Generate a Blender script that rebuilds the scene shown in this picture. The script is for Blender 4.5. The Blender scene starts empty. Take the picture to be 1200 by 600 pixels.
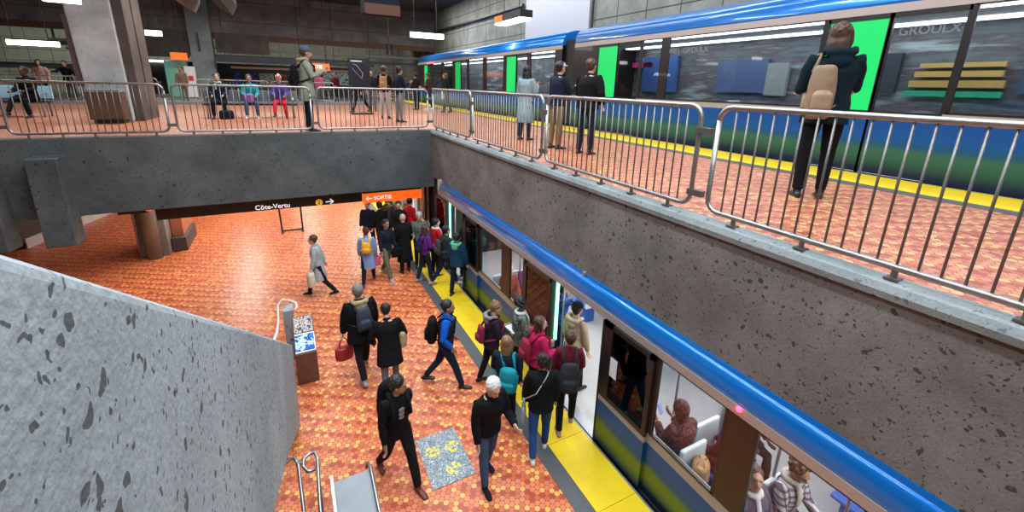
import bpy, math, random
from mathutils import Vector, Matrix, noise
random.seed(7)
sc = bpy.context.scene
COL = sc.collection
R = math.radians

# ------------------------------------------------------------------ camera
FPX, CY, YAW, PITCH, ROLL = 499.8, 241.1, R(27.7056), R(15.6505), R(1.5606)
CAM = Vector((0, 0, 5.3))
S_LOW, S_UP = .935, 1.06     # the lower hall lies a little nearer and the upper one a little farther than first measured
fwd = Vector((math.sin(YAW)*math.cos(PITCH), math.cos(YAW)*math.cos(PITCH), -math.sin(PITCH)))
rgt = Vector((math.cos(YAW), -math.sin(YAW), 0))
up = rgt.cross(fwd)
rgt2 = rgt*math.cos(ROLL) + up*math.sin(ROLL)
up2 = -rgt*math.sin(ROLL) + up*math.cos(ROLL)
cd = bpy.data.cameras.new('camera')
cam = bpy.data.objects.new('camera', cd)
COL.objects.link(cam)
cam.matrix_world = Matrix(((rgt2.x, up2.x, -fwd.x, CAM.x), (rgt2.y, up2.y, -fwd.y, CAM.y),
                           (rgt2.z, up2.z, -fwd.z, CAM.z), (0, 0, 0, 1)))
cd.sensor_fit = 'HORIZONTAL'
cd.sensor_width = 36
cd.lens = FPX/1200*36
cd.shift_y = (CY-300)/1200
cd.clip_start = 0.02
cd.clip_end = 200
sc.camera = cam

# ------------------------------------------------------------------ world, lights, exposure
w = bpy.data.worlds.new('world'); sc.world = w
w.use_nodes = True
w.node_tree.nodes['Background'].inputs[0].default_value = (.6, .7, .8, 1)
w.node_tree.nodes['Background'].inputs[1].default_value = 0.12
sc.view_settings.view_transform = 'Standard'
sc.view_settings.look = 'None'
sc.view_settings.exposure = 0.0
sc.view_settings.gamma = 1
sc.view_settings.use_curve_mapping = False

def area(name, loc, size, power, col=(1, 1, 1), rot=(0, 0, 0)):
    l = bpy.data.lights.new(name, 'AREA')
    l.shape = 'RECTANGLE'; l.size, l.size_y = size
    l.energy = power; l.color = col
    o = bpy.data.objects.new(name, l); COL.objects.link(o)
    o.location = loc; o.rotation_euler = rot
    return o
COOL = (.86, .95, 1); WARM = (1, .9, .8)
area('hall_light', (4.8, 3.5, 9.9), (.5, 17), 620, (.95, .98, 1))
area('hall_light', (2.0, 9, 10.0), (6, .5), 300, COOL)
area('hall_light', (1.4, 2.0, 10.1), (.5, 13), 800, COOL)
area('hall_light', (-1.6, 3.0, 9.9), (.4, 14), 520, COOL)  # unseen light added over the void to reflect in the lower train's roof
area('hall_light', (-1, 17.5, 9.7), (15, .5), 1350, (1, .97, .95))
area('hall_light', (1, 29, 9.6), (18, .5), 1200, (1, .97, .94))
area('hall_light', (9.8, 16, 10.2), (.4, 34), 900, (.97, 1, .98), (0, R(-22), 0))
area('hall_light', (-12, 45, 9.2), (16, .5), 700, (1, 1, .84), (R(35), 0, 0))  # unseen light, tilted at the far block wall to brighten it
area('hall_light', (4, 45, 9.2), (12, .5), 420, (1, 1, .9), (R(35), 0, 0))  # second unseen light added to brighten the back concourse wall
area('platform_light', (3.0, 19, 3.45), (.3, 11), 420, (1, .96, .9))
area('platform_light', (-2.1, 18.5, 3.45), (.3, 11), 300, (1, .93, .86))
area('platform_light', (.6, 27, 3.45), (.4, 14), 220, (1, .95, .9))

# ------------------------------------------------------------------ materials
MATS = {}
def nm(name):
    m = bpy.data.materials.new(name); m.use_nodes = True
    return m, m.node_tree.nodes, m.node_tree.links, m.node_tree.nodes['Principled BSDF']
def plain(name, col, rough=.5, metal=0, emit=0, spec=.5, var=.0, scale=30, coat=0):
    key = (name,)
    if key in MATS: return MATS[key]
    m, n, l, b = nm(name)
    b.inputs['Base Color'].default_value = (*col, 1)
    b.inputs['Roughness'].default_value = rough
    b.inputs['Metallic'].default_value = metal
    b.inputs['Specular IOR Level'].default_value = spec
    b.inputs['Coat Weight'].default_value = coat
    if emit:
        b.inputs['Emission Color'].default_value = (*col, 1)
        b.inputs['Emission Strength'].default_value = emit
    if var:
        tc = n.new('ShaderNodeTexCoord'); t = n.new('ShaderNodeTexNoise'); t.inputs['Scale'].default_value = scale
        t.inputs['Detail'].default_value = 4
        mx = n.new('ShaderNodeMix'); mx.data_type = 'RGBA'
        mx.inputs[6].default_value = (*[c*(1-var) for c in col], 1)
        mx.inputs[7].default_value = (*[min(1, c*(1+var)) for c in col], 1)
        l.new(tc.outputs['Object'], t.inputs['Vector']); l.new(t.outputs[0], mx.inputs[0]); l.new(mx.outputs[2], b.inputs['Base Color'])
    MATS[key] = m
    return m
def ramp(n, stops, interp='LINEAR'):
    r = n.new('ShaderNodeValToRGB'); r.color_ramp.interpolation = interp
    e = r.color_ramp.elements
    while len(e) > 1: e.remove(e[-1])
    e[0].position = stops[0][0]; e[0].color = (*stops[0][1], 1)
    for p, c in stops[1:]:
        x = e.new(p); x.color = (*c, 1)
    return r
def concrete(name, c1, c2, pit=.9, rough=.8, seams=None, streak=0):
    m, n, l, b = nm(name)
    geo = n.new('ShaderNodeNewGeometry')
    big = n.new('ShaderNodeTexNoise'); big.inputs['Scale'].default_value = 1.1; big.inputs['Detail'].default_value = 6; big.inputs['Roughness'].default_value = .65
    l.new(geo.outputs['Position'], big.inputs['Vector'])
    r = ramp(n, [(.32, c1), (.68, c2)]); l.new(big.outputs[0], r.inputs[0])
    fine = n.new('ShaderNodeTexNoise'); fine.inputs['Scale'].default_value = 60; fine.inputs['Detail'].default_value = 3
    l.new(geo.outputs['Position'], fine.inputs['Vector'])
    fr = ramp(n, [(.3, (.86,)*3), (.7, (1.08,)*3)]); l.new(fine.outputs[0], fr.inputs[0])
    mul = n.new('ShaderNodeMix'); mul.data_type = 'RGBA'; mul.blend_type = 'MULTIPLY'; mul.inputs[0].default_value = 1
    l.new(r.outputs[0], mul.inputs[6]); l.new(fr.outputs[0], mul.inputs[7])
    # air holes of many sizes
    wob = n.new('ShaderNodeTexNoise'); wob.inputs['Scale'].default_value = 22; l.new(geo.outputs['Position'], wob.inputs['Vector'])
    wv = n.new('ShaderNodeVectorMath'); wv.operation = 'MULTIPLY_ADD'; wv.inputs[1].default_value = (.06, .06, .06); l.new(wob.outputs['Color'], wv.inputs[0]); l.new(geo.outputs['Position'], wv.inputs[2])
    masks = []
    for scl, big_, gate in ((7, .24, .55), (20, .34, .55), (50, .40, .6)):
        vo = n.new('ShaderNodeTexVoronoi'); vo.inputs['Scale'].default_value = scl; l.new(wv.outputs[0], vo.inputs['Vector'])
        gt = n.new('ShaderNodeSeparateColor'); l.new(vo.outputs['Color'], gt.inputs[0])
        th = n.new('ShaderNodeMapRange'); th.inputs[1].default_value = gate; th.inputs[2].default_value = 1; th.inputs[3].default_value = 0; th.inputs[4].default_value = big_
        l.new(gt.outputs[0], th.inputs[0])
        lt = n.new('ShaderNodeMath'); lt.operation = 'LESS_THAN'; l.new(vo.outputs['Distance'], lt.inputs[0]); l.new(th.outputs[0], lt.inputs[1]); masks.append(lt)
    m1 = n.new('ShaderNodeMath'); m1.operation = 'MAXIMUM'; l.new(masks[0].outputs[0], m1.inputs[0]); l.new(masks[1].outputs[0], m1.inputs[1])
    mxm = n.new('ShaderNodeMath'); mxm.operation = 'MAXIMUM'; l.new(m1.outputs[0], mxm.inputs[0]); l.new(masks[2].outputs[0], mxm.inputs[1])
    sc_ = n.new('ShaderNodeMath'); sc_.operation = 'MULTIPLY'; sc_.inputs[1].default_value = pit; l.new(mxm.outputs[0], sc_.inputs[0])
    fin = n.new('ShaderNodeMix'); fin.data_type = 'RGBA'
    l.new(sc_.outputs[0], fin.inputs[0]); l.new(mul.outputs[2], fin.inputs[6])
    fin.inputs[7].default_value = (*[c*.22 for c in c1], 1)
    out = fin
    if seams:   # (axis, period)
        sep = n.new('ShaderNodeSeparateXYZ'); l.new(geo.outputs['Position'], sep.inputs[0])
        for ax, per, wd in seams:
            d = n.new('ShaderNodeMath'); d.operation = 'PINGPONG'; d.inputs[1].default_value = per/2
            l.new(sep.outputs[ax], d.inputs[0])
            c = n.new('ShaderNodeMath'); c.operation = 'LESS_THAN'; c.inputs[1].default_value = wd
            l.new(d.outputs[0], c.inputs[0])
            mm = n.new('ShaderNodeMix'); mm.data_type = 'RGBA'; mm.inputs[7].default_value = (*[q*.25 for q in c1], 1)
            l.new(c.outputs[0], mm.inputs[0]); l.new(out.outputs[2], mm.inputs[6]); out = mm
    l.new(out.outputs[2], b.inputs['Base Color'])
    b.inputs['Roughness'].default_value = rough
    bp = n.new('ShaderNodeBump'); bp.inputs['Strength'].default_value = .35; bp.inputs['Distance'].default_value = .01
    inv = n.new('ShaderNodeMath'); inv.operation = 'SUBTRACT'; l.new(fine.outputs[0], inv.inputs[0]); l.new(mxm.outputs[0], inv.inputs[1])
    l.new(inv.outputs[0], bp.inputs['Height']); l.new(bp.outputs[0], b.inputs['Normal'])
    return m
def tiles(name, pitch=.088, pal=((.78, .34, .08), (.84, .45, .18), (.62, .14, .05), (.70, .20, .08), (.46, .08, .04))):
    m, n, l, b = nm(name)
    geo = n.new('ShaderNodeNewGeometry')
    def vm(op, a, bb=None):
        v = n.new('ShaderNodeVectorMath'); v.operation = op
        for i, q in enumerate((a, bb)):
            if q is None: continue
            if isinstance(q, tuple): v.inputs[i].default_value = q
            else: l.new(q, v.inputs[i])
        return v
    def ma(op, a, bb=None):
        v = n.new('ShaderNodeMath'); v.operation = op
        for i, q in enumerate((a, bb)):
            if q is None: continue
            if isinstance(q, (int, float)): v.inputs[i].default_value = q
            else: l.new(q, v.inputs[i])
        return v.outputs[0]
    S3 = math.sqrt(3)
    flat = vm('MULTIPLY', geo.outputs['Position'], (1/pitch, 1/pitch/S3, 0)).outputs[0]      # in cell units of s
    fa = vm('FRACTION', flat).outputs[0]
    A = vm('SUBTRACT', fa, (.5, .5, 0)).outputs[0]
    fb = vm('FRACTION', vm('ADD', flat, (.5, .5, 0)).outputs[0]).outputs[0]
    B = vm('SUBTRACT', fb, (.5, .5, 0)).outputs[0]
    Am = vm('MULTIPLY', A, (1, S3, 0)).outputs[0]; Bm = vm('MULTIPLY', B, (1, S3, 0)).outputs[0]
    la = vm('LENGTH', Am).outputs['Value']; lb = vm('LENGTH', Bm).outputs['Value']
    pick = ma('LESS_THAN', lb, la)
    mx = n.new('ShaderNodeMix'); mx.data_type = 'VECTOR'; l.new(pick, mx.inputs[0]); l.new(A, mx.inputs[4]); l.new(B, mx.inputs[5])
    cen = vm('SUBTRACT', flat, mx.outputs[1]).outputs[0]
    cid = vm('FLOOR', vm('ADD', vm('MULTIPLY', cen, (2, 2, 0)).outputs[0], (.5, .5, .5)).outputs[0]).outputs[0]
    wn = n.new('ShaderNodeTexWhiteNoise'); wn.noise_dimensions = '3D'; l.new(cid, wn.inputs['Vector'])
    r = ramp(n, [(0, pal[0]), (.2, pal[1]), (.3, pal[2]), (.55, pal[3]), (.8, pal[4])], 'CONSTANT')
    sx = n.new('ShaderNodeSeparateXYZ'); l.new(cid, sx.inputs[0])
    uu = ma('MULTIPLY', ma('ADD', sx.outputs[0], sx.outputs[1]), .5); vv = ma('MULTIPLY', ma('SUBTRACT', sx.outputs[0], sx.outputs[1]), .5)
    lin = ma('ADD', uu, ma('MULTIPLY', vv, 3)); q7 = ma('FRACT', ma('DIVIDE', ma('ADD', lin, .5), 7))      # laid in a regular seven-tile repeat
    odd = n.new('ShaderNodeTexWhiteNoise'); odd.noise_dimensions = '4D'; odd.inputs['W'].default_value = 3.3; l.new(cid, odd.inputs['Vector'])
    sw = ma('LESS_THAN', odd.outputs['Value'], .3)
    vsel = n.new('ShaderNodeMix'); vsel.data_type = 'FLOAT'; l.new(sw, vsel.inputs[0]); l.new(q7, vsel.inputs[2]); l.new(wn.outputs['Value'], vsel.inputs[3])
    l.new(vsel.outputs[0], r.inputs[0])
    dist = ma('MINIMUM', la, lb)
    g = ma('GREATER_THAN', dist, .47)
    mc = n.new('ShaderNodeMix'); mc.data_type = 'RGBA'; l.new(g, mc.inputs[0]); l.new(r.outputs[0], mc.inputs[6])
    mc.inputs[7].default_value = (.33, .07, .035, 1)
    big = n.new('ShaderNodeTexNoise'); big.inputs['Scale'].default_value = .5; big.inputs['Detail'].default_value = 4
    l.new(geo.outputs['Position'], big.inputs['Vector'])
    br = ramp(n, [(.3, (.85, .82, .82)), (.7, (1.05, 1.05, 1.05))]); l.new(big.outputs[0], br.inputs[0])
    mu = n.new('ShaderNodeMix'); mu.data_type = 'RGBA'; mu.blend_type = 'MULTIPLY'; mu.inputs[0].default_value = 1
    l.new(mc.outputs[2], mu.inputs[6]); l.new(br.outputs[0], mu.inputs[7])
    l.new(mu.outputs[2], b.inputs['Base Color'])
    b.inputs['Roughness'].default_value = .36
    b.inputs['Specular IOR Level'].default_value = .5
    bp = n.new('ShaderNodeBump'); bp.inputs['Strength'].default_value = .25; bp.inputs['Distance'].default_value = .004; bp.invert = True
    l.new(g, bp.inputs['Height']); l.new(bp.outputs[0], b.inputs['Normal'])
    return m
def glass(name, tint=(1, 1, 1), refl=.12):
    m, n, l, b = nm(name); n.remove(b)
    t = n.new('ShaderNodeBsdfTransparent'); t.inputs[0].default_value = (*tint, 1)
    g = n.new('ShaderNodeBsdfGlossy'); g.inputs['Roughness'].default_value = .03
    f = n.new('ShaderNodeLayerWeight'); f.inputs[0].default_value = .5
    pw = n.new('ShaderNodeMath'); pw.operation = 'POWER'; pw.inputs[1].default_value = 4; l.new(f.outputs['Facing'], pw.inputs[0])
    a = n.new('ShaderNodeMath'); a.operation = 'MULTIPLY_ADD'; a.inputs[1].default_value = .5; a.inputs[2].default_value = refl; a.use_clamp = True; l.new(pw.outputs[0], a.inputs[0])
    x = n.new('ShaderNodeMixShader'); l.new(a.outputs[0], x.inputs[0]); l.new(t.outputs[0], x.inputs[1]); l.new(g.outputs[0], x.inputs[2])
    l.new(x.outputs[0], n['Material Output'].inputs[0])
    return m
def livery(name, top, green=((.02, .07, .04), (.12, .17, .015), (.12, .18, .02))):
    # stripes of the coachwork, by height above the car floor (object z)
    m, n, l, b = nm(name)
    tc = n.new('ShaderNodeTexCoord'); s = n.new('ShaderNodeSeparateXYZ'); l.new(tc.outputs['Object'], s.inputs[0])
    no = n.new('ShaderNodeTexNoise'); no.inputs['Scale'].default_value = .8; l.new(tc.outputs['Object'], no.inputs['Vector'])
    mm = n.new('ShaderNodeMath'); mm.operation = 'MULTIPLY_ADD'; mm.inputs[1].default_value = .07; l.new(no.outputs[0], mm.inputs[0]); l.new(s.outputs[2], mm.inputs[2])
    r = ramp(n, [(0, (.005, .01, .03)), (.13, (.005, .015, .04)), (.17, green[0]), (.3, green[1]), (.42, green[2]),
                 (.52, (.008, .07, .15)), (.62, (.004, .07, .26)), (.79, (.004, .06, .24))])
    l.new(mm.outputs[0], r.inputs[0])
    g = n.new('ShaderNodeMath'); g.operation = 'GREATER_THAN'; g.inputs[1].default_value = top; l.new(s.outputs[2], g.inputs[0])
    x = n.new('ShaderNodeMix'); x.data_type = 'RGBA'; l.new(g.outputs[0], x.inputs[0]); l.new(r.outputs[0], x.inputs[6]); x.inputs[7].default_value = (.33, .29, .27, 1)
    l.new(x.outputs[2], b.inputs['Base Color'])
    b.inputs['Roughness'].default_value = .45; b.inputs['Specular IOR Level'].default_value = .3; b.inputs['Coat Weight'].default_value = .1; b.inputs['Coat Roughness'].default_value = .1
    return m
def banded(name, cols):
    m, n, l, b = nm(name)
    tc = n.new('ShaderNodeTexCoord'); mp = n.new('ShaderNodeMapping'); mp.inputs['Scale'].default_value = (1, .45, 3.2); l.new(tc.outputs['Object'], mp.inputs[0])
    t = n.new('ShaderNodeTexNoise'); t.inputs['Scale'].default_value = 1.3; t.inputs['Detail'].default_value = 4; t.inputs['Roughness'].default_value = .6; l.new(mp.outputs[0], t.inputs['Vector'])
    r = ramp(n, [(.3+.42*i/(len(cols)-1), c) for i, c in enumerate(cols)]); l.new(t.outputs[0], r.inputs[0]); l.new(r.outputs[0], b.inputs['Base Color'])
    b.inputs['Roughness'].default_value = .3
    return m
def checkered(name, c1, c2, c3, scale):
    m, n, l, b = nm(name)
    tc = n.new('ShaderNodeTexCoord'); s = n.new('ShaderNodeSeparateXYZ'); l.new(tc.outputs['Object'], s.inputs[0])
    outs = []
    for ax in (0, 2):
        p = n.new('ShaderNodeMath'); p.operation = 'PINGPONG'; p.inputs[1].default_value = scale; l.new(s.outputs[ax], p.inputs[0])
        q = n.new('ShaderNodeMath'); q.operation = 'LESS_THAN'; q.inputs[1].default_value = scale*.4; l.new(p.outputs[0], q.inputs[0])
        outs.append(q.outputs[0])
    a = n.new('ShaderNodeMath'); a.operation = 'ADD'; l.new(outs[0], a.inputs[0]); l.new(outs[1], a.inputs[1])
    h = n.new('ShaderNodeMath'); h.operation = 'MULTIPLY'; h.inputs[1].default_value = .5; l.new(a.outputs[0], h.inputs[0])
    r = ramp(n, [(0, c1), (.3, c2), (.8, c3)], 'CONSTANT'); l.new(h.outputs[0], r.inputs[0]); l.new(r.outputs[0], b.inputs['Base Color'])
    b.inputs['Roughness'].default_value = .85
    return m
def blotch(name, cols, scale=9):
    m, n, l, b = nm(name)
    tc = n.new('ShaderNodeTexCoord'); t = n.new('ShaderNodeTexNoise'); t.inputs['Scale'].default_value = scale; t.inputs['Detail'].default_value = 3
    l.new(tc.outputs['Object'], t.inputs['Vector'])
    k = len(cols); r = ramp(n, [(.36+.28*i/k, c) for i, c in enumerate(cols)], 'CONSTANT')
    l.new(t.outputs[0], r.inputs[0]); l.new(r.outputs[0], b.inputs['Base Color']); b.inputs['Roughness'].default_value = .8
    return m

M_conc = concrete('concrete_cast', (.22, .255, .28), (.35, .395, .425))
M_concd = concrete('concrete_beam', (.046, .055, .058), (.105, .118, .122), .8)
M_concr = concrete('concrete_right', (.115, .105, .10), (.22, .205, .195), .85)
M_lip = concrete('concrete_lip', (.17, .20, .21), (.30, .335, .345), .5)
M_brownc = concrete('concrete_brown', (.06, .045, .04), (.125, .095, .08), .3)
M_block = concrete('block_wall', (.17, .175, .155), (.30, .305, .275), .25, .85, [(1, 1.55, .02), (2, 1.0, .02)])
M_blockb = concrete('block_wall_back', (.24, .245, .21), (.37, .375, .33), .2, .85, [(0, 1.4, .02), (2, .9, .02)])
M_beamb = concrete('concrete_lintel', (.14, .125, .118), (.27, .25, .245), .3, .85, [(2, 1.3, .015)])
M_colf = concrete('column_face', (.36, .385, .39), (.62, .65, .66), .35, .7)
M_tile = tiles('round_clay_tiles', .072, ((.88, .46, .12), (.80, .23, .07), (.62, .14, .05), (.74, .22, .10), (.44, .07, .035)))
M_tileu = tiles('round_terracotta_tiles', .072, ((.70, .44, .19), (.60, .24, .13), (.50, .16, .10), (.58, .25, .16), (.36, .09, .06)))
M_ceil = concrete('ceiling_concrete', (.05, .045, .04), (.10, .09, .08), .2)
M_yel = plain('yellow_tactile_paint', (.86, .60, .012), .5, var=.12, scale=6)
M_gry = plain('grey_granite_strip', (.085, .095, .105), .45, var=.3, scale=40)
M_edge = plain('platform_nosing', (.30, .33, .34), .4, .6)
M_pit = plain('track_bed', (.02, .02, .022), .9)
M_galv = plain('galvanised_tube', (.34, .33, .32), .38, .85, var=.35, scale=9)
M_bar = plain('fence_bar_steel', (.20, .19, .18), .45, .8)
M_blue = plain('train_blue_lacquer', (.003, .19, .66), .3, .3, coat=.6)
M_cant = plain('train_silver_band', (.42, .36, .34), .45, .3)
M_dark = plain('train_dark_frame', (.014, .011, .011), .35, coat=.15)
M_brn = plain('train_brown_pillar', (.026, .011, .008), .4, coat=.15)
M_gl = glass('train_glass', (.86, .88, .9), .03)
M_gld = glass('door_glass', (.22, .2, .2), .06)
M_glu = glass('moving_train_glass', (.72, .77, .82), .04)
M_green = plain('green_led_glow_pane', (.01, .58, .13), .3, emit=.3)  # streaked light of the door LEDs, put into whole panes as glowing green
M_ledg = plain('green_led_strip', (.25, 1, .55), .3, emit=3)
M_ledr = plain('red_indicator_lamp', (1, .02, .05), .3, emit=14)
M_tube = plain('lit_tube', (1, .98, .95), .3, emit=7)
M_int = plain('train_interior_white', (.55, .56, .57), .5)
M_intf = plain('train_floor_grey', (.42, .42, .43), .5, var=.12, scale=5)
M_seat = plain('train_seat_shell', (.62, .70, .76), .35)
M_seatb = plain('train_seat_blue', (.02, .10, .42), .5)
M_fars = banded('far_side_mixed', ((.06, .08, .12), (.16, .19, .22), (.12, .09, .10), (.32, .36, .38), (.62, .66, .70)))
M_steel = plain('brushed_steel', (.36, .38, .41), .38, .9)
M_steeld = plain('scuffed_steel_deck', (.20, .215, .23), .55, .7, var=.25, scale=3)
M_blk = plain('black_metal', (.012, .012, .014), .4, var=.2)
M_org = plain('orange_sign_lit', (1, .13, .01), .4, emit=.9)
M_wht = plain('white_lettering', (.95, .95, .95), .4, emit=.7)
M_yc = plain('yellow_disc', (.95, .55, .03), .4, emit=.5)
M_rubber = plain('black_rubber', (.01, .01, .01), .7)

# ------------------------------------------------------------------ geometry helper
class G:
    def __init__(s): s.v = []; s.f = []
    def add(s, vs, fs):
        k = len(s.v); s.v += [Vector(p) for p in vs]; s.f += [tuple(i+k for i in f) for f in fs]; return s
    def box(s, a, b, rot=None, c=None):
        vs = [Vector((x, y, z)) for x in (a[0], b[0]) for y in (a[1], b[1]) for z in (a[2], b[2])]
        if rot is not None:
            c = Vector(c) if c is not None else (Vector(a)+Vector(b))/2
            vs = [rot @ (q-c) + c for q in vs]
        return s.add(vs, [(0, 1, 3, 2), (4, 6, 7, 5), (0, 4, 5, 1), (2, 3, 7, 6), (0, 2, 6, 4), (1, 5, 7, 3)])
    def ell(s, c, r, rot=None, nu=12, nv=8):
        r = [q*1.07 for q in r] if rot is not None else r
        vs = []; c = Vector(c)
        for j in range(nv+1):
            t = math.pi*j/nv
            if j in (0, nv): vs.append(Vector((0, 0, r[2]*math.cos(t)))); continue
            for i in range(nu):
                a = 2*math.pi*i/nu
                vs.append(Vector((r[0]*math.sin(t)*math.cos(a), r[1]*math.sin(t)*math.sin(a), r[2]*math.cos(t))))
        if rot is not None: vs = [rot @ q for q in vs]
        vs = [q+c for q in vs]; fs = []
        ring = lambda j, i: 1+(j-1)*nu+i % nu
        for i in range(nu): fs.append((0, ring(1, i), ring(1, i+1)))
        for j in range(1, nv-1):
            for i in range(nu): fs.append((ring(j, i), ring(j+1, i), ring(j+1, i+1), ring(j, i+1)))
        last = len(vs)-1
        for i in range(nu): fs.append((last, ring(nv-1, i+1), ring(nv-1, i)))
        return s.add(vs, fs)
    def tube(s, pts, rad, n=8, ref=None):
        pts = [Vector(p) for p in pts]
        if not isinstance(rad, (list,)): rad = [rad]*len(pts)
        vs = []; prev = None
        for i, p in enumerate(pts):
            d = (pts[min(i+1, len(pts)-1)]-pts[max(i-1, 0)]).normalized()
            if ref is not None: x = Vector(ref)
            elif prev is None: x = Vector((1, 0, 0)) if abs(d.x) < .8 else Vector((0, 1, 0))
            else: x = prev
            x = (x-d*x.dot(d)).normalized(); y = d.cross(x); prev = x
            r = rad[i]; ra, rb = (r if isinstance(r, tuple) else (r, r))
            for k in range(n):
                a = 2*math.pi*k/n; vs.append(p+x*ra*math.cos(a)+y*rb*math.sin(a))
        fs = []
        for i in range(len(pts)-1):
            for k in range(n): fs.append((i*n+k, i*n+(k+1) % n, (i+1)*n+(k+1) % n, (i+1)*n+k))
        fs.append(tuple(reversed(range(n)))); m = (len(pts)-1)*n; fs.append(tuple(range(m, m+n)))
        return s.add(vs, fs)
    def prism(s, poly, ax, a, b):
        # polygon in the plane normal to axis ax, pushed from a to b
        n = len(poly); o = [i for i in range(3) if i != ax]; vs = []
        for t in (a, b):
            for p in poly:
                q = [0, 0, 0]; q[ax] = t; q[o[0]] = p[0]; q[o[1]] = p[1]; vs.append(q)
        fs = [tuple(range(n)), tuple(reversed(range(n, 2*n)))] + [(i, i+n, (i+1) % n+n, (i+1) % n) for i in range(n)]
        return s.add(vs, fs)
    def mesh(s, name, smooth=False):
        me = bpy.data.meshes.new(name); me.from_pydata([tuple(p) for p in s.v], [], s.f)
        import bmesh
        bm = bmesh.new(); bm.from_mesh(me); bmesh.ops.recalc_face_normals(bm, faces=bm.faces); bm.to_mesh(me); bm.free()
        if smooth: me.shade_smooth()
        return me
BAKE = []
def obj(name, g, mat, parent=None, smooth=False, bevel=0, vox=0, sm=3, fold=0, seg=2):
    o = bpy.data.objects.new(name, g.mesh(name, smooth)); COL.objects.link(o)
    if mat is not None: o.data.materials.append(mat)
    if parent is not None: o.parent = parent
    if bevel:
        b = o.modifiers.new('bevel', 'BEVEL'); b.width = bevel; b.segments = seg; b.limit_method = 'ANGLE'; b.angle_limit = R(40)
    if vox:
        r = o.modifiers.new('remesh', 'REMESH'); r.mode = 'VOXEL'; r.voxel_size = vox; r.use_smooth_shade = True
        q = o.modifiers.new('smooth', 'SMOOTH'); q.factor = .5; q.iterations = sm
        BAKE.append((o, fold))
    return o
def tag(o, label=None, cat=None, group=None, kind=None):
    if label: o['label'] = label
    if cat: o['category'] = cat
    if group: o['group'] = group
    if kind: o['kind'] = kind
    return o
def empty(name, loc, label, cat, group=None, rz=0):
    o = bpy.data.objects.new(name, None); COL.objects.link(o); o.location = loc; o.rotation_euler = (0, 0, rz)
    o.empty_display_size = .1
    return tag(o, label, cat, group)
def struct(name, g, mat, label=None, **k):
    o = obj(name, g, mat, **k); o['kind'] = 'structure'
    if label: o['label'] = label
    return o
def text(name, s, loc, size, mat, parent=None, rot=(R(90), 0, 0), ext=.004, align='LEFT', xs=1):
    c = bpy.data.curves.new(name, 'FONT'); c.body = s; c.size = size; c.extrude = ext; c.align_x = align; c.align_y = 'CENTER'
    c.resolution_u = 3; c.offset = size*.012
    t = bpy.data.objects.new('tmp_text', c); COL.objects.link(t)
    dg = bpy.context.evaluated_depsgraph_get()
    me = bpy.data.meshes.new_from_object(t.evaluated_get(dg)); bpy.data.objects.remove(t)
    me.materials.clear(); me.materials.append(mat); me.name = name
    o = bpy.data.objects.new(name, me); COL.objects.link(o); o.location = loc; o.rotation_euler = rot; o.scale = (xs, 1, 1)
    if parent is not None: o.parent = parent
    return o

# ------------------------------------------------------------------ the station shell
ZU = 4.1
YB = 11.36           # face of the cross beam
XW = 3.45            # face of the wall below the upper platform
struct('floor', G().box((-16, -4, -.3), (3.66, 46, 0)), M_tile, 'lower platform floor of small round orange and red clay tiles')
g = G().box((-16, YB+.25, 3.75), (8.0, 25.0, ZU)).box((XW+.14, -6, 3.75), (8.0, YB+.25, ZU))
struct('floor', g, M_tileu, 'upper platform floor of round terracotta and yellow clay tiles')
struct('floor', G().box((-16, 25.0, 3.7), (8.0, 47, ZU-.02)), plain('dark_concourse_floor', (.16, .15, .14), .4, var=.2), 'dark concourse floor behind the back railings')
struct('floor', G().box((3.7, -6, -1.3), (8.0, 46, -1.1)), M_pit, 'dark track bed under the lower train')
struct('floor', G().box((8.0, -6, 2.8), (11.2, 46, 3.0)), M_pit, 'dark track bed under the upper train')
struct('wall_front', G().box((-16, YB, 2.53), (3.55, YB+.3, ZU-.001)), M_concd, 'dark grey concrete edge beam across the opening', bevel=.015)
struct('wall_right', G().box((XW, -6, 2.82), (XW+.16, YB+.02, 4.02)), M_concr, 'long pitted concrete wall above the lower train')
g = G().prism([(XW-.035, 4.0), (XW-.045, 4.05), (XW-.02, 4.1), (XW+.05, 4.125), (XW+.17, 4.105), (XW+.17, 4.0)], 1, -6, YB+.05)
struct('trim_1', g, M_lip, 'rounded pale concrete coping under the right railings')
struct('trim_2', G().box((2.81, -4, 0), (3.05, 44, .006)), M_gry, 'grey granite strip beside the yellow line, lower platform')
g = G()
y = -4.0
while y < 44:
    g.box((3.05, y+.004, 0), (3.70, y+1.196, .012)); y += 1.2
struct('trim_3', g, M_yel, 'yellow tactile strip along the lower platform edge')
struct('trim_4', G().box((3.66, -4, -.35), (3.735, 44, .004)), M_edge, 'metal nosing of the lower platform')
struct('trim_5', G().box((6.87, -6, ZU), (7.1, 44, ZU+.006)), M_gry, 'grey granite strip beside the yellow line, upper platform')
g = G(); y = -6.0
while y < 44:
    g.box((7.1, y+.004, ZU), (7.97, y+1.196, ZU+.012)); y += 1.2
struct('trim_6', g, M_yel, 'yellow tactile strip along the upper platform edge')
struct('trim_7', G().box((7.97, -6, 3.6), (8.05, 44, ZU+.008)), M_edge, 'metal nosing of the upper platform')
struct('wall_right', G().box((11.0, -6, 2.9), (11.3, 60, 10.6)), M_block, 'grey block wall behind the moving train')
struct('wall_right', G().box((7.2, -6, -1.2), (7.4, 46, 3.75)), M_ceil, 'dark wall beyond the lower track')
struct('wall_back', G().box((-30, 35, 8.1), (11.0, 36, 10.6)), M_beamb, 'brown-grey concrete lintel across the back of the hall')
struct('wall_back', G().box((-34, 48, 3.0), (11.0, 48.3, 9.2)), M_blockb, 'pale greenish block wall at the far end')
struct('wall_back', G().box((-16, 45.5, -.3), (8, 46, 3.8)), M_ceil, 'dark wall at the far end of the lower platform')
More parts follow.
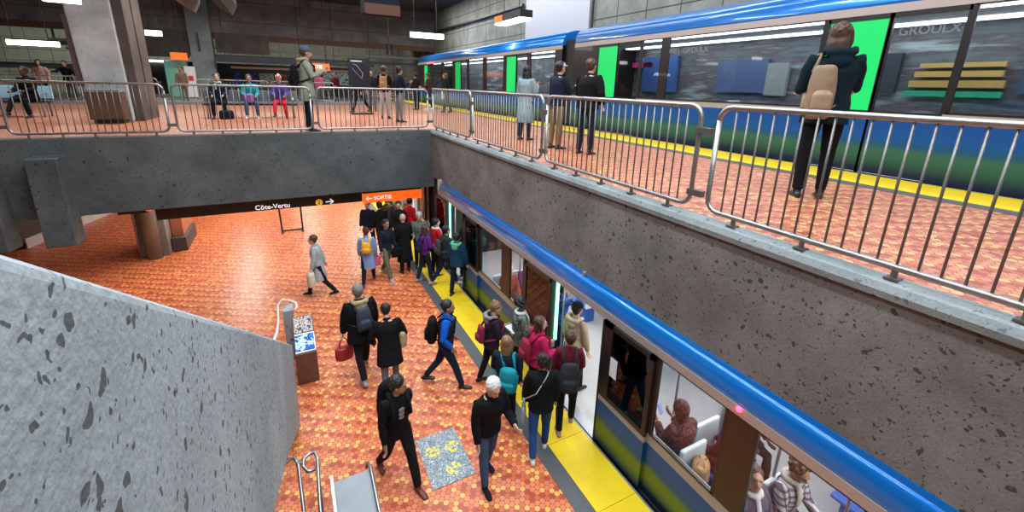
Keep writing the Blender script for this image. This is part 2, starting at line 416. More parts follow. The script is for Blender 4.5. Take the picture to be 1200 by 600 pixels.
struct('wall_rear', G().box((-16, -6.4, -.3), (11.3, -6, 10.6)), M_ceil, 'wall behind the viewer')
struct('wall_left', G().box((-16.4, -6, -.3), (-16, 35, 10.6)), M_ceil, 'far left wall of the hall')
struct('ceiling', G().box((-30, -6.4, 10.6), (11.3, 61, 10.9)), M_ceil, 'dark concrete ceiling of the hall')
struct('ceiling', G().box((-34, 36, 9.0), (11, 48.5, 9.3)), M_ceil, 'lower ceiling over the back concourse')
# brown walls hanging under the lintel
struct('trim_8', G().box((-8.9, 34.6, 6.75), (-4.95, 34.99, 8.1)).box((-3.6, 34.6, 6.9), (-.6, 34.99, 8.1)), M_brownc, 'brown concrete infill panels under the lintel')
struct('trim_9', G().box((-30, 34.85, 7.75), (11, 35.05, 8.1)), plain('rust_brown_edge', (.13, .06, .035), .7, var=.3, scale=3), 'rusty brown lower edge of the lintel')

# sloping stair parapet right beside the viewer
top = [(-1.5, 6.47), (.68, 5.11), (2.83, 3.77), (7.3, .975)]
bot = [(6.86, .5), (6.60, .0), (6.42, .0), (3.67, 1.98), (3.02, 2.37), (0, 4.25), (-1.5, 5.19)]
struct('wall_left', G().prism(top+bot, 0, -.49, -.31), M_conc, 'smooth pale grey concrete stair parapet sloping down in the foreground', bevel=.03, seg=3)
# oblique brown wall and pale plinth seen under the beam at the left
pA, pB, pC = Vector((-9.5, 12.2)), Vector((-7.65, 18.0)), Vector((-6.6, 21.9))
g = G()
for a, b_ in ((pA, pB), (pB, pC), (pC, Vector((-6.6, 30)))):
    n_ = Vector((-(b_-a).y, (b_-a).x)).normalized()*.3
    g.prism([tuple(a), tuple(b_), tuple(b_+n_), tuple(a+n_)], 2, 0.2, 3.75)
struct('wall_left', g, M_brownc, 'brown wall on the far left of the lower platform')
g = G()
for a, b_ in ((pB, pC), (pC, Vector((-6.6, 30)))):
    n_ = Vector(((b_-a).y, -(b_-a).x)).normalized()*.03
    g.prism([tuple(a), tuple(b_), tuple(b_+n_), tuple(a+n_)], 2, 0.0, .32)
struct('baseboard_left', g, plain('pale_plinth', (.55, .56, .55), .5, var=.15, scale=3), 'pale plinth at the foot of the brown wall')

# ------------------------------------------------------------------ concrete piers and columns
def pier(x0, x1, label):
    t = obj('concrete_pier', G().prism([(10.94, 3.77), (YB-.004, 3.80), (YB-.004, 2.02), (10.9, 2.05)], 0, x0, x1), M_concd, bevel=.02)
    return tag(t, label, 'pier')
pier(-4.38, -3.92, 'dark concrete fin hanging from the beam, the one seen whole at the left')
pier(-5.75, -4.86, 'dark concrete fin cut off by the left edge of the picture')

t = empty('concrete_column', (-4.1, 16.2, ZU), 'massive pale concrete column with brown side standing on the upper platform', 'column')
def loc(o, base):   # children are built in world coordinates, then moved under their parent's base
    o.data.transform(Matrix.Translation(-Vector(base))); return o
def part(name, g, mat, parent, **k):
    o = obj(name, g, mat, parent, **k)
    o.data.transform(parent.matrix_basis.inverted())
    return o
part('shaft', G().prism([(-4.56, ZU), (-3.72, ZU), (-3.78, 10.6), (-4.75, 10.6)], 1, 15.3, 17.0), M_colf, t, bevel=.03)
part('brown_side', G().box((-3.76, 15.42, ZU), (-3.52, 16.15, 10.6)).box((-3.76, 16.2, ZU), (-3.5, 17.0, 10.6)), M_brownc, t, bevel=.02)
part('corner_strip', G().box((-4.78, 15.5, 5.0), (-4.56, 15.75, 6.75)), plain('mauve_metal', (.17, .12, .125), .5, .3), t)
t = empty('concrete_column', (-4.25, 34.7, ZU), 'grey concrete column meeting the lintel at the back of the hall', 'column')
part('shaft', G().box((-4.95, 34.3, ZU-.02), (-3.75, 35.2, 10.5)), concrete('column_far', (.17, .19, .2), (.3, .33, .34), .2), t, bevel=.04)
part('bracket', G().box((-4.5, 34.22, 6.9), (-4.4, 34.3, 8.0)), M_blk, t)
t = empty('concrete_column', (-3.95, 16.5, 0), 'stained concrete column with round pilaster on the lower platform', 'column')
part('shaft', G().box((-4.36, 15.7, 0), (-3.62, 17.4, 3.75)), concrete('column_low', (.17, .165, .15), (.33, .32, .29), .4), t, bevel=.03)
part('pilaster', G().tube([(-3.98, 15.62, 0), (-3.98, 15.62, 3.75)], .2, 16), concrete('column_low_round', (.17, .16, .135), (.31, .29, .25), .3), t, smooth=True)
part('conduit', G().tube([(-4.3, 15.62, 0), (-4.3, 15.62, 3.75)], .035, 8), plain('conduit_grey', (.35, .36, .36), .4, .5), t, smooth=True)
t = empty('platform_bench', (-3.38, 16.8, 0), 'low tiled bench block at the foot of the lower column', 'bench')
part('block', G().box((-3.6, 15.95, 0), (-3.22, 17.6, .45)), plain('bench_side', (.07, .06, .055), .6, var=.3), t, bevel=.02)
part('panel', G().box((-3.6, 16.2, .45), (-3.3, 17.5, 1.35)), plain('bench_panel', (.45, .17, .08), .5, var=.2, scale=4), t, bevel=.01)

# end post of the second parapet with its bent white handrail
t = empty('parapet_post', (-.38, 8.5, 0), 'short concrete post with a bent white handrail beside the newspaper box', 'post')
part('post', G().box((-.45, 8.36, 0), (-.27, 8.62, 1.08)), M_conc, t, bevel=.015)
part('handrail', G().tube([(-.52, 6.0, 1.75), (-.52, 7.4, 1.2), (-.54, 8.45, .86), (-.54, 8.62, .95), (-.53, 8.72, 1.06), (-.45, 8.78, 1.12), (-.33, 8.72, 1.12), (-.22, 8.6, 1.1), (-.2, 8.48, 1.07), (-.24, 8.4, 1.04)], .022, 10),
     plain('white_rail', (.7, .66, .62), .35), t, smooth=True)

# ------------------------------------------------------------------ newspaper box
t = empty('newspaper_box', (-.12, 7.8, 0), 'brown newspaper box with blue front beside the stair parapet end', 'newspaper box')
part('cabinet', G().prism([(7.5, 0), (8.12, 0), (8.12, 1.05), (7.5, .62)], 0, -.3, .05), plain('brown_laminate', (.13, .06, .035), .5, var=.3, scale=8), t, bevel=.012)
part('plinth', G().box((-.28, 7.52, 0), (.03, 8.1, .03)), M_blk, t)
def slope(y): return .62+(y-7.5)*.43/.62
def plate(y0, y1, x0, x1, h): return G().prism([(y0, slope(y0)+.002), (y1, slope(y1)+.002), (y1, slope(y1)+h), (y0, slope(y0)+h)], 0, x0, x1)
part('blue_panel', plate(7.53, 7.79, -.28, .03, .014), blotch('blue_white_print', [(.05, .25, .75), (.01, .06, .38), (.5, .72, .85), (.02, .1, .5)], 5), t)
part('frame', G().tube([(-.285, 7.52, slope(7.52)+.02), (.035, 7.52, slope(7.52)+.02), (.035, 7.8, slope(7.8)+.02), (-.285, 7.8, slope(7.8)+.02)], .008, 6), M_wht, t)
nb = plate(7.84, 8.09, -.28, .03, .012)
part('newsprint_tray', nb, blotch('newsprint', [(.05, .05, .06), (.6, .6, .6), (.25, .05, .05), (.7, .7, .7), (.1, .1, .12)], 14), t)

# ------------------------------------------------------------------ steel things at the bottom edge
t = empty('stair_handrail', (-.25, 4.7, 0), 'looped steel handrail at the bottom left of the lower floor', 'handrail')
def arc(c, r, a0, a1, n, fx): return [fx(c[0]+r*math.cos(a0+(a1-a0)*i/n), c[1]+r*math.sin(a0+(a1-a0)*i/n)) for i in range(n+1)]
part('rail', G().tube([(-.44, 4.75, .93), (-.40, 4.82, .93), (-.33, 4.80, .93), (-.30, 4.7, .92), (-.28, 4.3, .78), (-.26, 3.9, .5)], .02, 10), M_steel, t, smooth=True)
part('rail', G().tube([(-.13, 3.0, .2), (-.11, 4.2, .8), (-.09, 4.70, .92), (-.11, 4.78, .93), (-.17, 4.8, .93), (-.24, 4.74, .93), (-.25, 4.64, .92), (-.2, 4.56, .9), (-.12, 4.56, .9)], .02, 10), M_steel, t, smooth=True)
part('bracket', G().tube([(-.32, 4.72, .92), (-.25, 4.7, .92)], .025, 8), M_steel, t)
for p in ((-.29, 4.55), (-.1, 4.5)):
    part('post', G().tube([(p[0], p[1], 0), (p[0], p[1], .88)], .018, 8), M_steel, t, smooth=True)
t = empty('newel_block', (-.2, 4.1, 0), 'grey concrete newel block under the looped handrail', 'block')
part('block', G().box((-.36, 3.4, 0), (-.16, 4.15, .62)), M_lip, t, bevel=.06, seg=4)
t = empty('steel_balustrade', (.25, 3.6, 0), 'brushed steel escalator balustrade at the bottom edge', 'balustrade')
part('deck', G().prism([(2.0, .3), (4.4, .78), (4.4, .72), (2.0, .2)], 0, .05, .46), M_steeld, t)
part('side_rail', G().tube([(.46, 2.0, .33), (.47, 4.36, .82), (.45, 4.46, .83), (.43, 4.46, .76)], .018, 8), M_steel, t, smooth=True)
part('side_plate', G().prism([(2.0, .4), (4.42, .86), (4.42, 0), (2.0, 0)], 0, .02, .05), M_steel, t)
part('skirt', G().prism([(2.0, .25), (4.38, .72), (4.38, 0), (2.0, 0)], 0, .08, .44), M_steel, t)

# art panel set in the lower floor
def art_mat():
    m, n, l, b = nm('grey_art_print')
    geo = n.new('ShaderNodeNewGeometry')
    no = n.new('ShaderNodeTexNoise'); no.inputs['Scale'].default_value = 7; l.new(geo.outputs['Position'], no.inputs['Vector'])
    va = n.new('ShaderNodeVectorMath'); va.operation = 'ADD'; l.new(geo.outputs['Position'], va.inputs[0]); l.new(no.outputs['Color'], va.inputs[1])
    vo = n.new('ShaderNodeTexVoronoi'); vo.feature = 'DISTANCE_TO_EDGE'; vo.inputs['Scale'].default_value = 8; l.new(va.outputs[0], vo.inputs['Vector'])
    lt = n.new('ShaderNodeMath'); lt.operation = 'LESS_THAN'; lt.inputs[1].default_value = .04; l.new(vo.outputs[0], lt.inputs[0])
    base = n.new('ShaderNodeMix'); base.data_type = 'RGBA'; base.inputs[6].default_value = (.14, .19, .23, 1); base.inputs[7].default_value = (.62, .66, .64, 1); l.new(lt.outputs[0], base.inputs[0])
    acc = None
    for cx, cy in ((1.42*S_LOW, 5.05*S_LOW), (1.72*S_LOW, 5.03*S_LOW), (1.62*S_LOW, 4.66*S_LOW)):
        d = n.new('ShaderNodeVectorMath'); d.operation = 'DISTANCE'; d.inputs[1].default_value = (cx, cy, CAM.z*(1-S_LOW)+.008); l.new(geo.outputs['Position'], d.inputs[0])
        q = n.new('ShaderNodeMath'); q.operation = 'LESS_THAN'; q.inputs[1].default_value = .105; l.new(d.outputs['Value'], q.inputs[0])
        if acc is None: acc = q.outputs[0]
        else:
            x = n.new('ShaderNodeMath'); x.operation = 'MAXIMUM'; l.new(acc, x.inputs[0]); l.new(q.outputs[0], x.inputs[1]); acc = x.outputs[0]
    v2 = n.new('ShaderNodeTexVoronoi'); v2.inputs['Scale'].default_value = 24; l.new(geo.outputs['Position'], v2.inputs['Vector'])
    l2 = n.new('ShaderNodeMath'); l2.operation = 'LESS_THAN'; l2.inputs[1].default_value = .5; l.new(v2.outputs[0], l2.inputs[0])
    mu = n.new('ShaderNodeMath'); mu.operation = 'MULTIPLY'; l.new(acc, mu.inputs[0]); l.new(l2.outputs[0], mu.inputs[1])
    f = n.new('ShaderNodeMix'); f.data_type = 'RGBA'; l.new(mu.outputs[0], f.inputs[0]); l.new(base.outputs[2], f.inputs[6]); f.inputs[7].default_value = (.75, .6, .05, 1)
    l.new(f.outputs[2], b.inputs['Base Color']); b.inputs['Roughness'].default_value = .5
    return m
tag(obj('floor_decal', G().box((1.25, 4.44, 0), (1.87, 5.37, .008)), art_mat()), 'grey square floor print with white scribbles and three yellow patches', 'floor print')

# ------------------------------------------------------------------ railings
def fence(axis, fixed, a, b, z0, label, group, bars=True, h=1.07, space=.112):
    L = b-a
    P = (lambda u, z, w=0: (a+u, fixed+w, z0+z)) if axis == 'x' else (lambda u, z, w=0: (fixed+w, a+u, z0+z))
    base = Vector(P(L/2, 0)); t = empty('railing_panel', base, label, 'railing', group)
    r = .12; zb, zt = .085, h-.02
    def corner(cu, cz, a0): return [P(cu+r*math.cos(a0+i*math.pi/8), cz+r*math.sin(a0+i*math.pi/8)) for i in range(5)]
    loop = corner(L-r, zt-r, 0)+corner(r, zt-r, math.pi/2)+corner(r, zb+r, math.pi)+corner(L-r, zb+r, 1.5*math.pi)
    loop.append(loop[0])
    part('frame', G().tube(loop, .024, 10, ref=(0, 1, 0) if axis == 'x' else (1, 0, 0)), M_galv, t, smooth=True)
    if bars:
        n = int(round((L-.1)/space))
        for i in range(1, n):
            u = .05+(L-.1)*i/n
            part('bar', G().tube([P(u, zb), P(u, zt)], .0085, 6), M_bar, t, smooth=True)
    for i in range(5):
        u = L*(.1+.2*i)
        part('foot', G().tube([P(u, -.02), P(u, zb)], .02, 8).box(Vector(P(u, 0))-Vector((.04, .04, 0)), Vector(P(u, 0))+Vector((.04, .04, .015))), M_bar, t)
    part('clamp', G().box(Vector(P(L+.0, .82))-Vector((.03, .03, .03)), Vector(P(L+.11, .82))+Vector((.03, .03, .03))) if axis == 'x' else
         G().box(Vector(P(-.11, .82))-Vector((.03, .03, .03)), Vector(P(0, .82))+Vector((.03, .03, .03))), M_bar, t)
    part('clamp', G().box(Vector(P(L+.0, .22))-Vector((.03, .03, .03)), Vector(P(L+.11, .22))+Vector((.03, .03, .03))) if axis == 'x' else
         G().box(Vector(P(-.11, .22))-Vector((.03, .03, .03)), Vector(P(0, .22))+Vector((.03, .03, .03))), M_bar, t)
    return t
gf = 'tubular steel railing panels around the opening'
yf = YB+.09
for a, b_, lb in ((-7.45, -4.78, 'steel railing panel on the beam cut by the left picture edge'), (-4.64, -2.23, 'steel railing panel on the beam in front of the big column'),
                  (-2.09, .53, 'steel railing panel on the beam in front of the occupied bench'), (.67, 3.38, 'steel railing panel on the beam ending at the corner of the opening')):
    fence('x', yf, a, b_, ZU, lb, gf)
for a, b_, lb in ((8.68, 11.36, 'shortest-looking steel railing panel running from the corner of the opening'), (5.72, 8.57, 'steel railing panel in front of the person in the long blue-grey coat'),
                  (2.84, 5.6, 'steel railing panel in front of the person in black'), (-.35, 2.64, 'largest steel railing panel at the right in front of the backpack wearer')):
    fence('y', 3.5, a, b_, ZU+.02, lb, gf)
gb = 'railings at the back of the upper platform'
struct('trim_10', G().box((-14, 24.7, ZU), (4.3, 24.95, ZU+.14)), plain('grey_kerb', (.25, .27, .28), .6, var=.2, scale=3), 'grey kerb under the back railings')
xs = [-13.2, -10.4, -7.55, -4.9, -3.6, -.6, 2.4]
for i in range(len(xs)-1):
    if i == 3: continue
    lb = ['at the far left', 'behind the left bench', 'just left of the big column', '', 'behind the occupied bench', 'behind the map stand'][i]
    fence('x', 24.8, xs[i]+.08, xs[i+1]-.08, ZU+.14, 'distant steel railing panel '+lb, gb, h=1.0, space=.14)

# ------------------------------------------------------------------ trains
def train(name, x0, z0, y0, y1, label, wb, wt, doorways, windows, glassm, closed, zb, leafw=.98, green=(), interior_lights=True, silver=.8, seats=(), far=True):
    """x0 = near side, y1 > y0; wb/wt window bottom/top; zb = top of the silver band"""
    t = empty(name, (x0, (y0+y1)/2, z0), label, 'train car')
    liv = livery(name+'_coachwork', silver, ((.01, .04, .03), (.02, .09, .055), (.03, .11, .06))) if closed else livery(name+'_coachwork', silver)
    W = 2.5
    def P(nm_, g, m, par=t, **k):
        o = obj(nm_, g, m, par, **k)
        o.data.transform(Matrix.Translation(-Vector((x0, (y0+y1)/2, z0)))); return o
    cuts = sorted(doorways)
    # lower panels between the doorways
    e = y0
    for a, b_ in cuts+[(y1, y1)]:
        if a > e: P('side_panel', G().box((x0, e, z0-.12), (x0+.07, a, z0+wb)), liv)
        e = b_
    P('sill', G().box((x0-.02, y0, z0-.16), (x0+.09, y1, z0-.02)), M_rubber)
    P('header_band', G().box((x0-.012, y0, z0+wt), (x0+.08, y1, z0+zb)), M_cant)
    P('window_rail', G().box((x0-.006, y0, z0+wb-.03), (x0+.03, y0+.001, z0+wb)), M_dark)
    # roof
    pr = [(0, 0), (.0, .04), (.004, .09), (.012, .14), (.026, .185), (.046, .225), (.062, .238), (.075, .240), (.076, .250), (.080, .275), (.093, .305), (.112, .335), (.14, .36), (.18, .385), (.26, .42), (.5, .48), (1.25, .53)]
    poly = [(x0+a, z0+zb+b_) for a, b_ in pr] + [(x0+W-a, z0+zb+b_) for a, b_ in reversed(pr[:-1])]
    ro = P('roof', G().prism(poly, 1, y0, y1), M_blue)
    for pf in ro.data.polygons: pf.use_smooth = abs(pf.normal.y) < .5
    # windows: panes, frames and pillars
    solid = []
    e = y0
    spans = sorted(list(cuts)+list(windows))
    for a, b_ in spans+[(y1, y1)]:
        if a > e+.01:
            P('pillar', G().box((x0-.004, e, z0+wb), (x0+.06, a, z0+wt)), M_brn if closed is False else M_dark)
        e = max(e, b_)
    for a, b_ in windows:
        f = P('window', G().box((x0-.006, a, z0+wb), (x0+.03, b_, z0+wb+.03)).box((x0-.006, a, z0+wt-.02), (x0+.03, b_, z0+wt))
              .box((x0-.006, a, z0+wb), (x0+.03, a+.03, z0+wt)).box((x0-.006, b_-.03, z0+wb), (x0+.03, b_, z0+wt)), M_dark)
        P('pane', G().box((x0+.008, a+.03, z0+wb+.03), (x0+.016, b_-.03, z0+wt-.02)), glassm, f)
    # doors
    for a, b_ in cuts:
        mid = (a+b_)/2
        if closed: leaves = [(a, mid, x0), (mid, b_, x0)]
        else: leaves = [(a-leafw, a-.01, x0-.055), (b_+.01, b_+leafw, x0-.055)]
        for k, (p, q, xd) in enumerate(leaves):
            fw = .03 if closed else .07
            d = P('door', G().box((xd, p, z0+.02), (xd+.045, q, z0+wb-.06)), liv)
            P('door_frame', G().box((xd-.003, p, z0+wb-.06), (xd+.045, q, z0+wb)).box((xd-.003, p, z0+wt-.07), (xd+.045, q, z0+wt))
              .box((xd-.003, p, z0+wb), (xd+.045, p+fw, z0+wt)).box((xd-.003, q-fw if k else q-.2*(not closed)-fw*closed, z0+wb), (xd+.045, q, z0+wt)), M_dark, d)
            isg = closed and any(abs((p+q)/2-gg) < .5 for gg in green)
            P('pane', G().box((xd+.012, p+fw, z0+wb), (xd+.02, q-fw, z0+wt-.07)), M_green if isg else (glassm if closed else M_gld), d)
            P('edge_seal', G().box((xd-.008, (q if k == 0 else p)-.015, z0), (xd+.05, (q if k == 0 else p)+.015, z0+wt)), M_rubber, d)
        if not closed:
            P('led_strip', G().box((x0+.03, b_-.05, z0+.95), (x0+.07, b_-.005, z0+wt-.03)), M_ledg)
            P('threshold', G().box((x0-.06, a, z0-.05), (x0+.12, b_, z0+.004)), M_steel)
            P('grab_pole', G().tube([(x0+.22, b_+.02, z0), (x0+.22, b_+.02, z0+2.2)], .017, 8), M_steel, smooth=True)
    # inside
    P('car_floor', G().box((x0+.07, y0, z0-.1), (x0+W-.07, y1, z0)), M_intf)
    P('far_side', G().box((x0+W-.07, y0, z0), (x0+W, y1, z0+wb)).box((x0+W-.07, y0, z0+wt), (x0+W, y1, z0+zb)).box((x0+W-.05, y0, z0+wb), (x0+W-.02, y1, z0+wt)), M_int if far else M_fars)
    P('car_ceiling', G().box((x0+.08, y0, z0+zb-.06), (x0+W-.07, y1, z0+zb-.01)), M_int)
    P('end_wall', G().box((x0+.02, y1-.05, z0-.1), (x0+W-.02, y1, z0+zb)), M_dark)
    P('end_wall', G().box((x0+.02, y0, z0-.1), (x0+W-.02, y0+.05, z0+zb)), M_dark)
    for xx in (x0+.55, x0+1.9):
        P('ceiling_lamp', G().box((xx-.05-.08*closed, y0+.3, z0+zb-.09), (xx+.05+.08*closed, y1-.3, z0+zb-.06)), M_tube)
    for (sx, sy, face) in seats:
        s_ = P('seat', G().box((x0+sx, sy-.24, z0+.40), (x0+sx+.46, sy+.24, z0+.46)).box((x0+sx+.1, sy-.15, z0), (x0+sx+.36, sy+.15, z0+.4)), M_seatb, bevel=.02)
        yb_ = sy-.24*face
        P('seat_back', G().box((x0+sx, yb_-.03, z0+.42), (x0+sx+.46, yb_+.03, z0+1.0)), M_seat, s_, bevel=.03)
    return t
# lower train standing at the platform
lowdoors = [(-1.42, -.05), (4.22, 5.6), (9.9, 11.2)]
lowwin = [(.98, 1.93), (2.24, 3.2), (6.7, 7.32), (7.66, 8.86)]
seats = [(.1, 1.98, -1), (.62, 1.8, -1), (.1, 3.02, 1), (.62, 2.75, -1), (1.3, 2.9, -1), (1.85, 5.25, -1), (.1, 6.95, 1), (.62, 7.0, 1), (.1, 8.1, -1), (.62, 8.15, -1), (1.8, 7.2, 1), (1.8, 1.6, 1), (1.8, 8.3, -1)]
tl = train('train_car', 3.82, 0, -3.4, 12.1, 'stopped blue-roofed train car with open doors at the lower platform', .93, 2.1, lowdoors, lowwin, M_gl, False, 2.21, silver=.78, seats=seats)
part('indicator_lamp', G().ell((3.80, 2.13, 2.18), (.02, .03, .03)), M_ledr, tl)
for yy in (11.9, 4.9): part('roof_clip', G().box((3.86, yy-.02, 2.49), (3.92, yy+.02, 2.54)), M_cant, tl)
for y_ in (3.5, 2.05, 8.3, 1.35):
    part('grab_pole', G().tube([(4.62, y_, 0), (4.62, y_, 2.2)], .017, 8), M_steel, tl, smooth=True)
o = part('door_notice', G().box((3.758, 3.86, 1.32), (3.764, 4.0, 1.62)), plain('notice_white', (.7, .72, .8), .5), tl)
train('train_car', 3.82, 0, 13.1, 28, 'second lower train car continuing beneath the beam beyond the first', .93, 2.1, [(14.4, 15.7), (20, 21.3)], [(16.8, 19)], M_gl, False, 2.21, silver=.78)
area('train_lamp', (5.0, 8.5, 2.1), (1.2, 6.5), 85, (1, 1, 1)); area('train_lamp', (5.0, 1.6, 2.1), (1.2, 6.5), 95, (1, 1, 1))
tag(obj('gangway_bellows', G().box((3.95, 12.1, 0), (6.2, 13.1, 2.4)), M_rubber, bevel=.05), 'black rubber gangway between the two lower train cars under the beam', 'gangway')
part('roof_end', G().box((3.80, 12.0, 2.21), (3.95, 12.1, 2.56)), plain('cream_end', (.5, .47, .4), .5), tl, bevel=.02)
area('train_lamp', (5.0, 18, 2.1), (1.2, 8), 40, (1, 1, 1))
# upper train passing
X2 = 8.15
ud1 = [(-3.6, -1.9), (2.65, 4.38), (8.72, 10.44)]
uw1 = [(-1.86, 2.62), (4.42, 7.8), (8.0, 8.68)]
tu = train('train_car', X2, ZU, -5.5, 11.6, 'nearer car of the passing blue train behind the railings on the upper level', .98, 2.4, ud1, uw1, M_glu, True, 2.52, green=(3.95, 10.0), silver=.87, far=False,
      seats=[(1.9, 1.2, 1), (1.9, 5.6, 1), (1.9, 7.2, -1), (.2, .2, 1), (.2, 6.6, 1)])
tu2 = train('train_car', X2, ZU, 12.3, 29.6, 'farther car of the passing blue train with green LED glow spread over its door panes', .98, 2.4, [(14.6, 16.36), (20.7, 22.46), (26.6, 28.2)], [(12.7, 14.4), (16.6, 18.4), (18.7, 20.5), (22.8, 24.4), (24.7, 26.3)], M_glu, True, 2.52, green=(15.9, 22.0, 27.8), silver=.87, far=False)
part('tail_lamp', G().box((X2-.02, 26.0, ZU+2.4), (X2-.01, 27.4, ZU+2.46)), M_ledr, tu2)
tag(obj('gangway_bellows', G().box((X2+.12, 11.6, ZU), (X2+2.4, 12.3, ZU+2.7)), M_rubber, bevel=.05), 'black rubber gangway joining the two passing train cars', 'gangway')
area('train_lamp', (X2+1.25, 3, ZU+2.35), (1.6, 14), 120, (1, 1, 1)); area('train_lamp', (X2+1.25, 20.5, ZU+2.35), (1.6, 15), 130, (1, 1, 1))
for (ya, yb2, za, zb2, c, nmx) in ((5.2, 6.6, 1.2, 2.0, (.07, .11, .22), 'advert_panel'), (1.2, 2.3, 1.72, 1.80, (.5, .33, .10), 'advert_panel'), (1.2, 2.35, 1.56, 1.66, (.5, .31, .09), 'advert_panel'), (1.15, 2.4, 1.38, 1.50, (.45, .27, .08), 'advert_panel'), (1.15, 2.45, 1.22, 1.32, (.02, .3, .16), 'advert_panel'), (2.6, 3.6, 1.25, 2.0, (.03, .035, .05), 'advert_panel'),
                                   (9.0, 9.9, 1.9, 2.05, (.8, .04, .25), 'display_panel'), (8.0, 9.4, 1.15, 2.2, (.05, .11, .3), 'advert_panel'), (-.3, 1.0, 1.3, 2.2, (.05, .07, .13), 'advert_panel'), (4.7, 5.2, 1.15, 1.9, (.25, .27, .26), 'advert_panel')):
    part(nmx, G().box((X2+2.3-.0*za, ya+1.6, ZU+za), (X2+2.4, yb2+1.6, ZU+zb2)), plain('print_%d' % int(ya*10+za*100), c, .5, emit=.12), tu)
fr_ = G(); 
for q in ((1.9, 2.0, 1.75, 2.2), (1.25, 1.35, 1.75, 2.2), (1.25, 2.0, 2.1, 2.2)): fr_.box((X2+1.2, q[0], ZU+q[2]), (X2+1.22, q[1], ZU+q[3]))
part('screen_frame', fr_, plain('pale_blue_lit', (.45, .55, .9), .4, emit=.8), tu)
text('station_name', 'GROULX', (X2+.0, 3.4, ZU+2.12), .17, plain('wall_name_grey', (.14, .17, .17), .5), None, (R(90), 0, R(-90)), .001)  # name on the wall beyond the train, set on the glass instead
lt_ = bpy.data.objects['station_name']; lt_.location = (-.002, 3.4-(-5.5+11.6)/2, 2.12); lt_.parent = tu
lt2 = text('station_name', 'LIONEL-GROULX', (-.002, 8.0-3.05, 2.08), .17, plain('wall_name_grey', (.14, .17, .17), .5), tu, (R(90), 0, R(-90)), .001)

# ------------------------------------------------------------------ signs
t = empty('direction_sign', (-.6, 11.9, 2.3), 'long black hanging sign with white lettering and a yellow numbered disc', 'sign')
part('board', G().box((-2.85, 11.85, 2.16), (1.6, 11.95, 2.53)), M_blk, t)
for xx in (-2.5, 0, 1.3): part('rod', G().tube([(xx, 11.9, 2.5), (xx, 11.9, 3.75)], .012, 6), M_blk, t)
ts = .165
text('lettering', 'Côte-Vertu', (0+.6-.93, -.055, -.06), ts, M_wht, t, xs=1.0)
tt = G().tube([(.52, 11.835, 2.24), (.52, 11.85, 2.24)], .085, 20)
dsk = part('line_disc', tt, M_yc, t)
text('line_number', '2', (1.12, -.075, -.06), .14, M_blk, t, align='CENTER')
arw = G().tube([(.68, 11.84, 2.24), (.86, 11.84, 2.24)], .013, 6).tube([(.79, 11.84, 2.31), (.87, 11.84, 2.24), (.79, 11.84, 2.17)], .013, 6)
part('arrow', arw, M_wht, t)
t = empty('exit_sign', (2.42, 11.9, 2.2), 'orange SORTIE exit sign with white arrow hanging at the platform edge', 'sign')
part('board', G().box((1.62, 11.83, 2.1), (3.24, 11.95, 2.36)), M_org, t, bevel=.01)
part('housing', G().box((1.62, 11.88, 2.36), (3.24, 11.94, 2.53)), M_blk, t)
for xx in (1.8, 3.0): part('rod', G().tube([(xx, 11.91, 2.5), (xx, 11.91, 3.75)], .012, 6), M_blk, t)
text('lettering', 'SORTIE', (-.52, -.075, .03), .15, M_wht, t)
part('arrow', G().tube([(1.7, 11.825, 2.23), (1.85, 11.825, 2.23)], .012, 6).tube([(1.76, 11.825, 2.29), (1.7, 11.825, 2.23), (1.76, 11.825, 2.17)], .012, 6), M_wht, t)
t = empty('exit_lamp', (-3.15, 11.9, 2.4), 'small black box with red lamp under the beam beside the column', 'lamp')
part('box', G().box((-3.5, 11.85, 2.36), (-2.98, 11.95, 2.5)), M_blk, t)
part('rod', G().tube([(-3.2, 11.9, 2.5), (-3.2, 11.9, 3.75)], .012, 6), M_blk, t)
part('lamp', G().box((-3.0, 11.83, 2.4), (-2.93, 11.9, 2.52)), plain('red_lit', (1, .03, .01), .4, emit=2), t)
t = empty('easel_stand', (-.22, 16.7, 0), 'thin black empty easel frame standing on the lower floor', 'stand')
for nm_, a, b_ in (('leg', (-.56, 0), (-.6, 1.25)), ('leg', (.1, 0), (.1, 1.25)), ('crossbar', (-.6, 1.25), (.1, 1.25)), ('crossbar', (-.56, .05), (.1, .05))):
    part(nm_, G().tube([(a[0], 16.7, a[1]), (b_[0], 16.7, b_[1])], .03, 6), M_blk, t)
part('foot', G().box((-.6, 16.5, 0), (-.52, 16.9, .03)).box((.06, 16.5, 0), (.14, 16.9, .03)), M_blk, t)
# map stand on the upper platform
t = empty('map_stand', (2.56, 17.6, ZU), 'black framed network map stand on the upper platform', 'map stand')
part('leg', G().box((2.2, 17.57, ZU), (2.25, 17.63, ZU+2.0)), M_blk, t); part('leg', G().box((2.92, 17.57, ZU), (2.97, 17.63, ZU+2.0)), M_blk, t)
part('bottom_bar', G().box((2.2, 17.4, ZU), (2.97, 17.8, ZU+.05)), M_blk, t)
part('board', G().box((2.2, 17.56, ZU+.98), (2.97, 17.64, ZU+2.05)), plain('map_black', (.01, .012, .02), .3), t)
part('map_line', G().tube([(2.35, 17.55, ZU+1.85), (2.5, 17.55, ZU+1.8), (2.72, 17.55, ZU+1.5), (2.65, 17.55, ZU+1.35)], .01, 6), plain('map_line_rose', (.45, .3, .35), .5), t)
part('map_line', G().tube([(2.33, 17.55, ZU+1.7), (2.5, 17.55, ZU+1.5), (2.68, 17.55, ZU+1.3)], .008, 6), plain('map_line_blue', (.2, .25, .45), .5), t)
part('map_title', G().box((2.3, 17.55, ZU+1.93), (2.7, 17.56, ZU+1.97)), plain('title_white', (.6, .6, .6), .5), t)

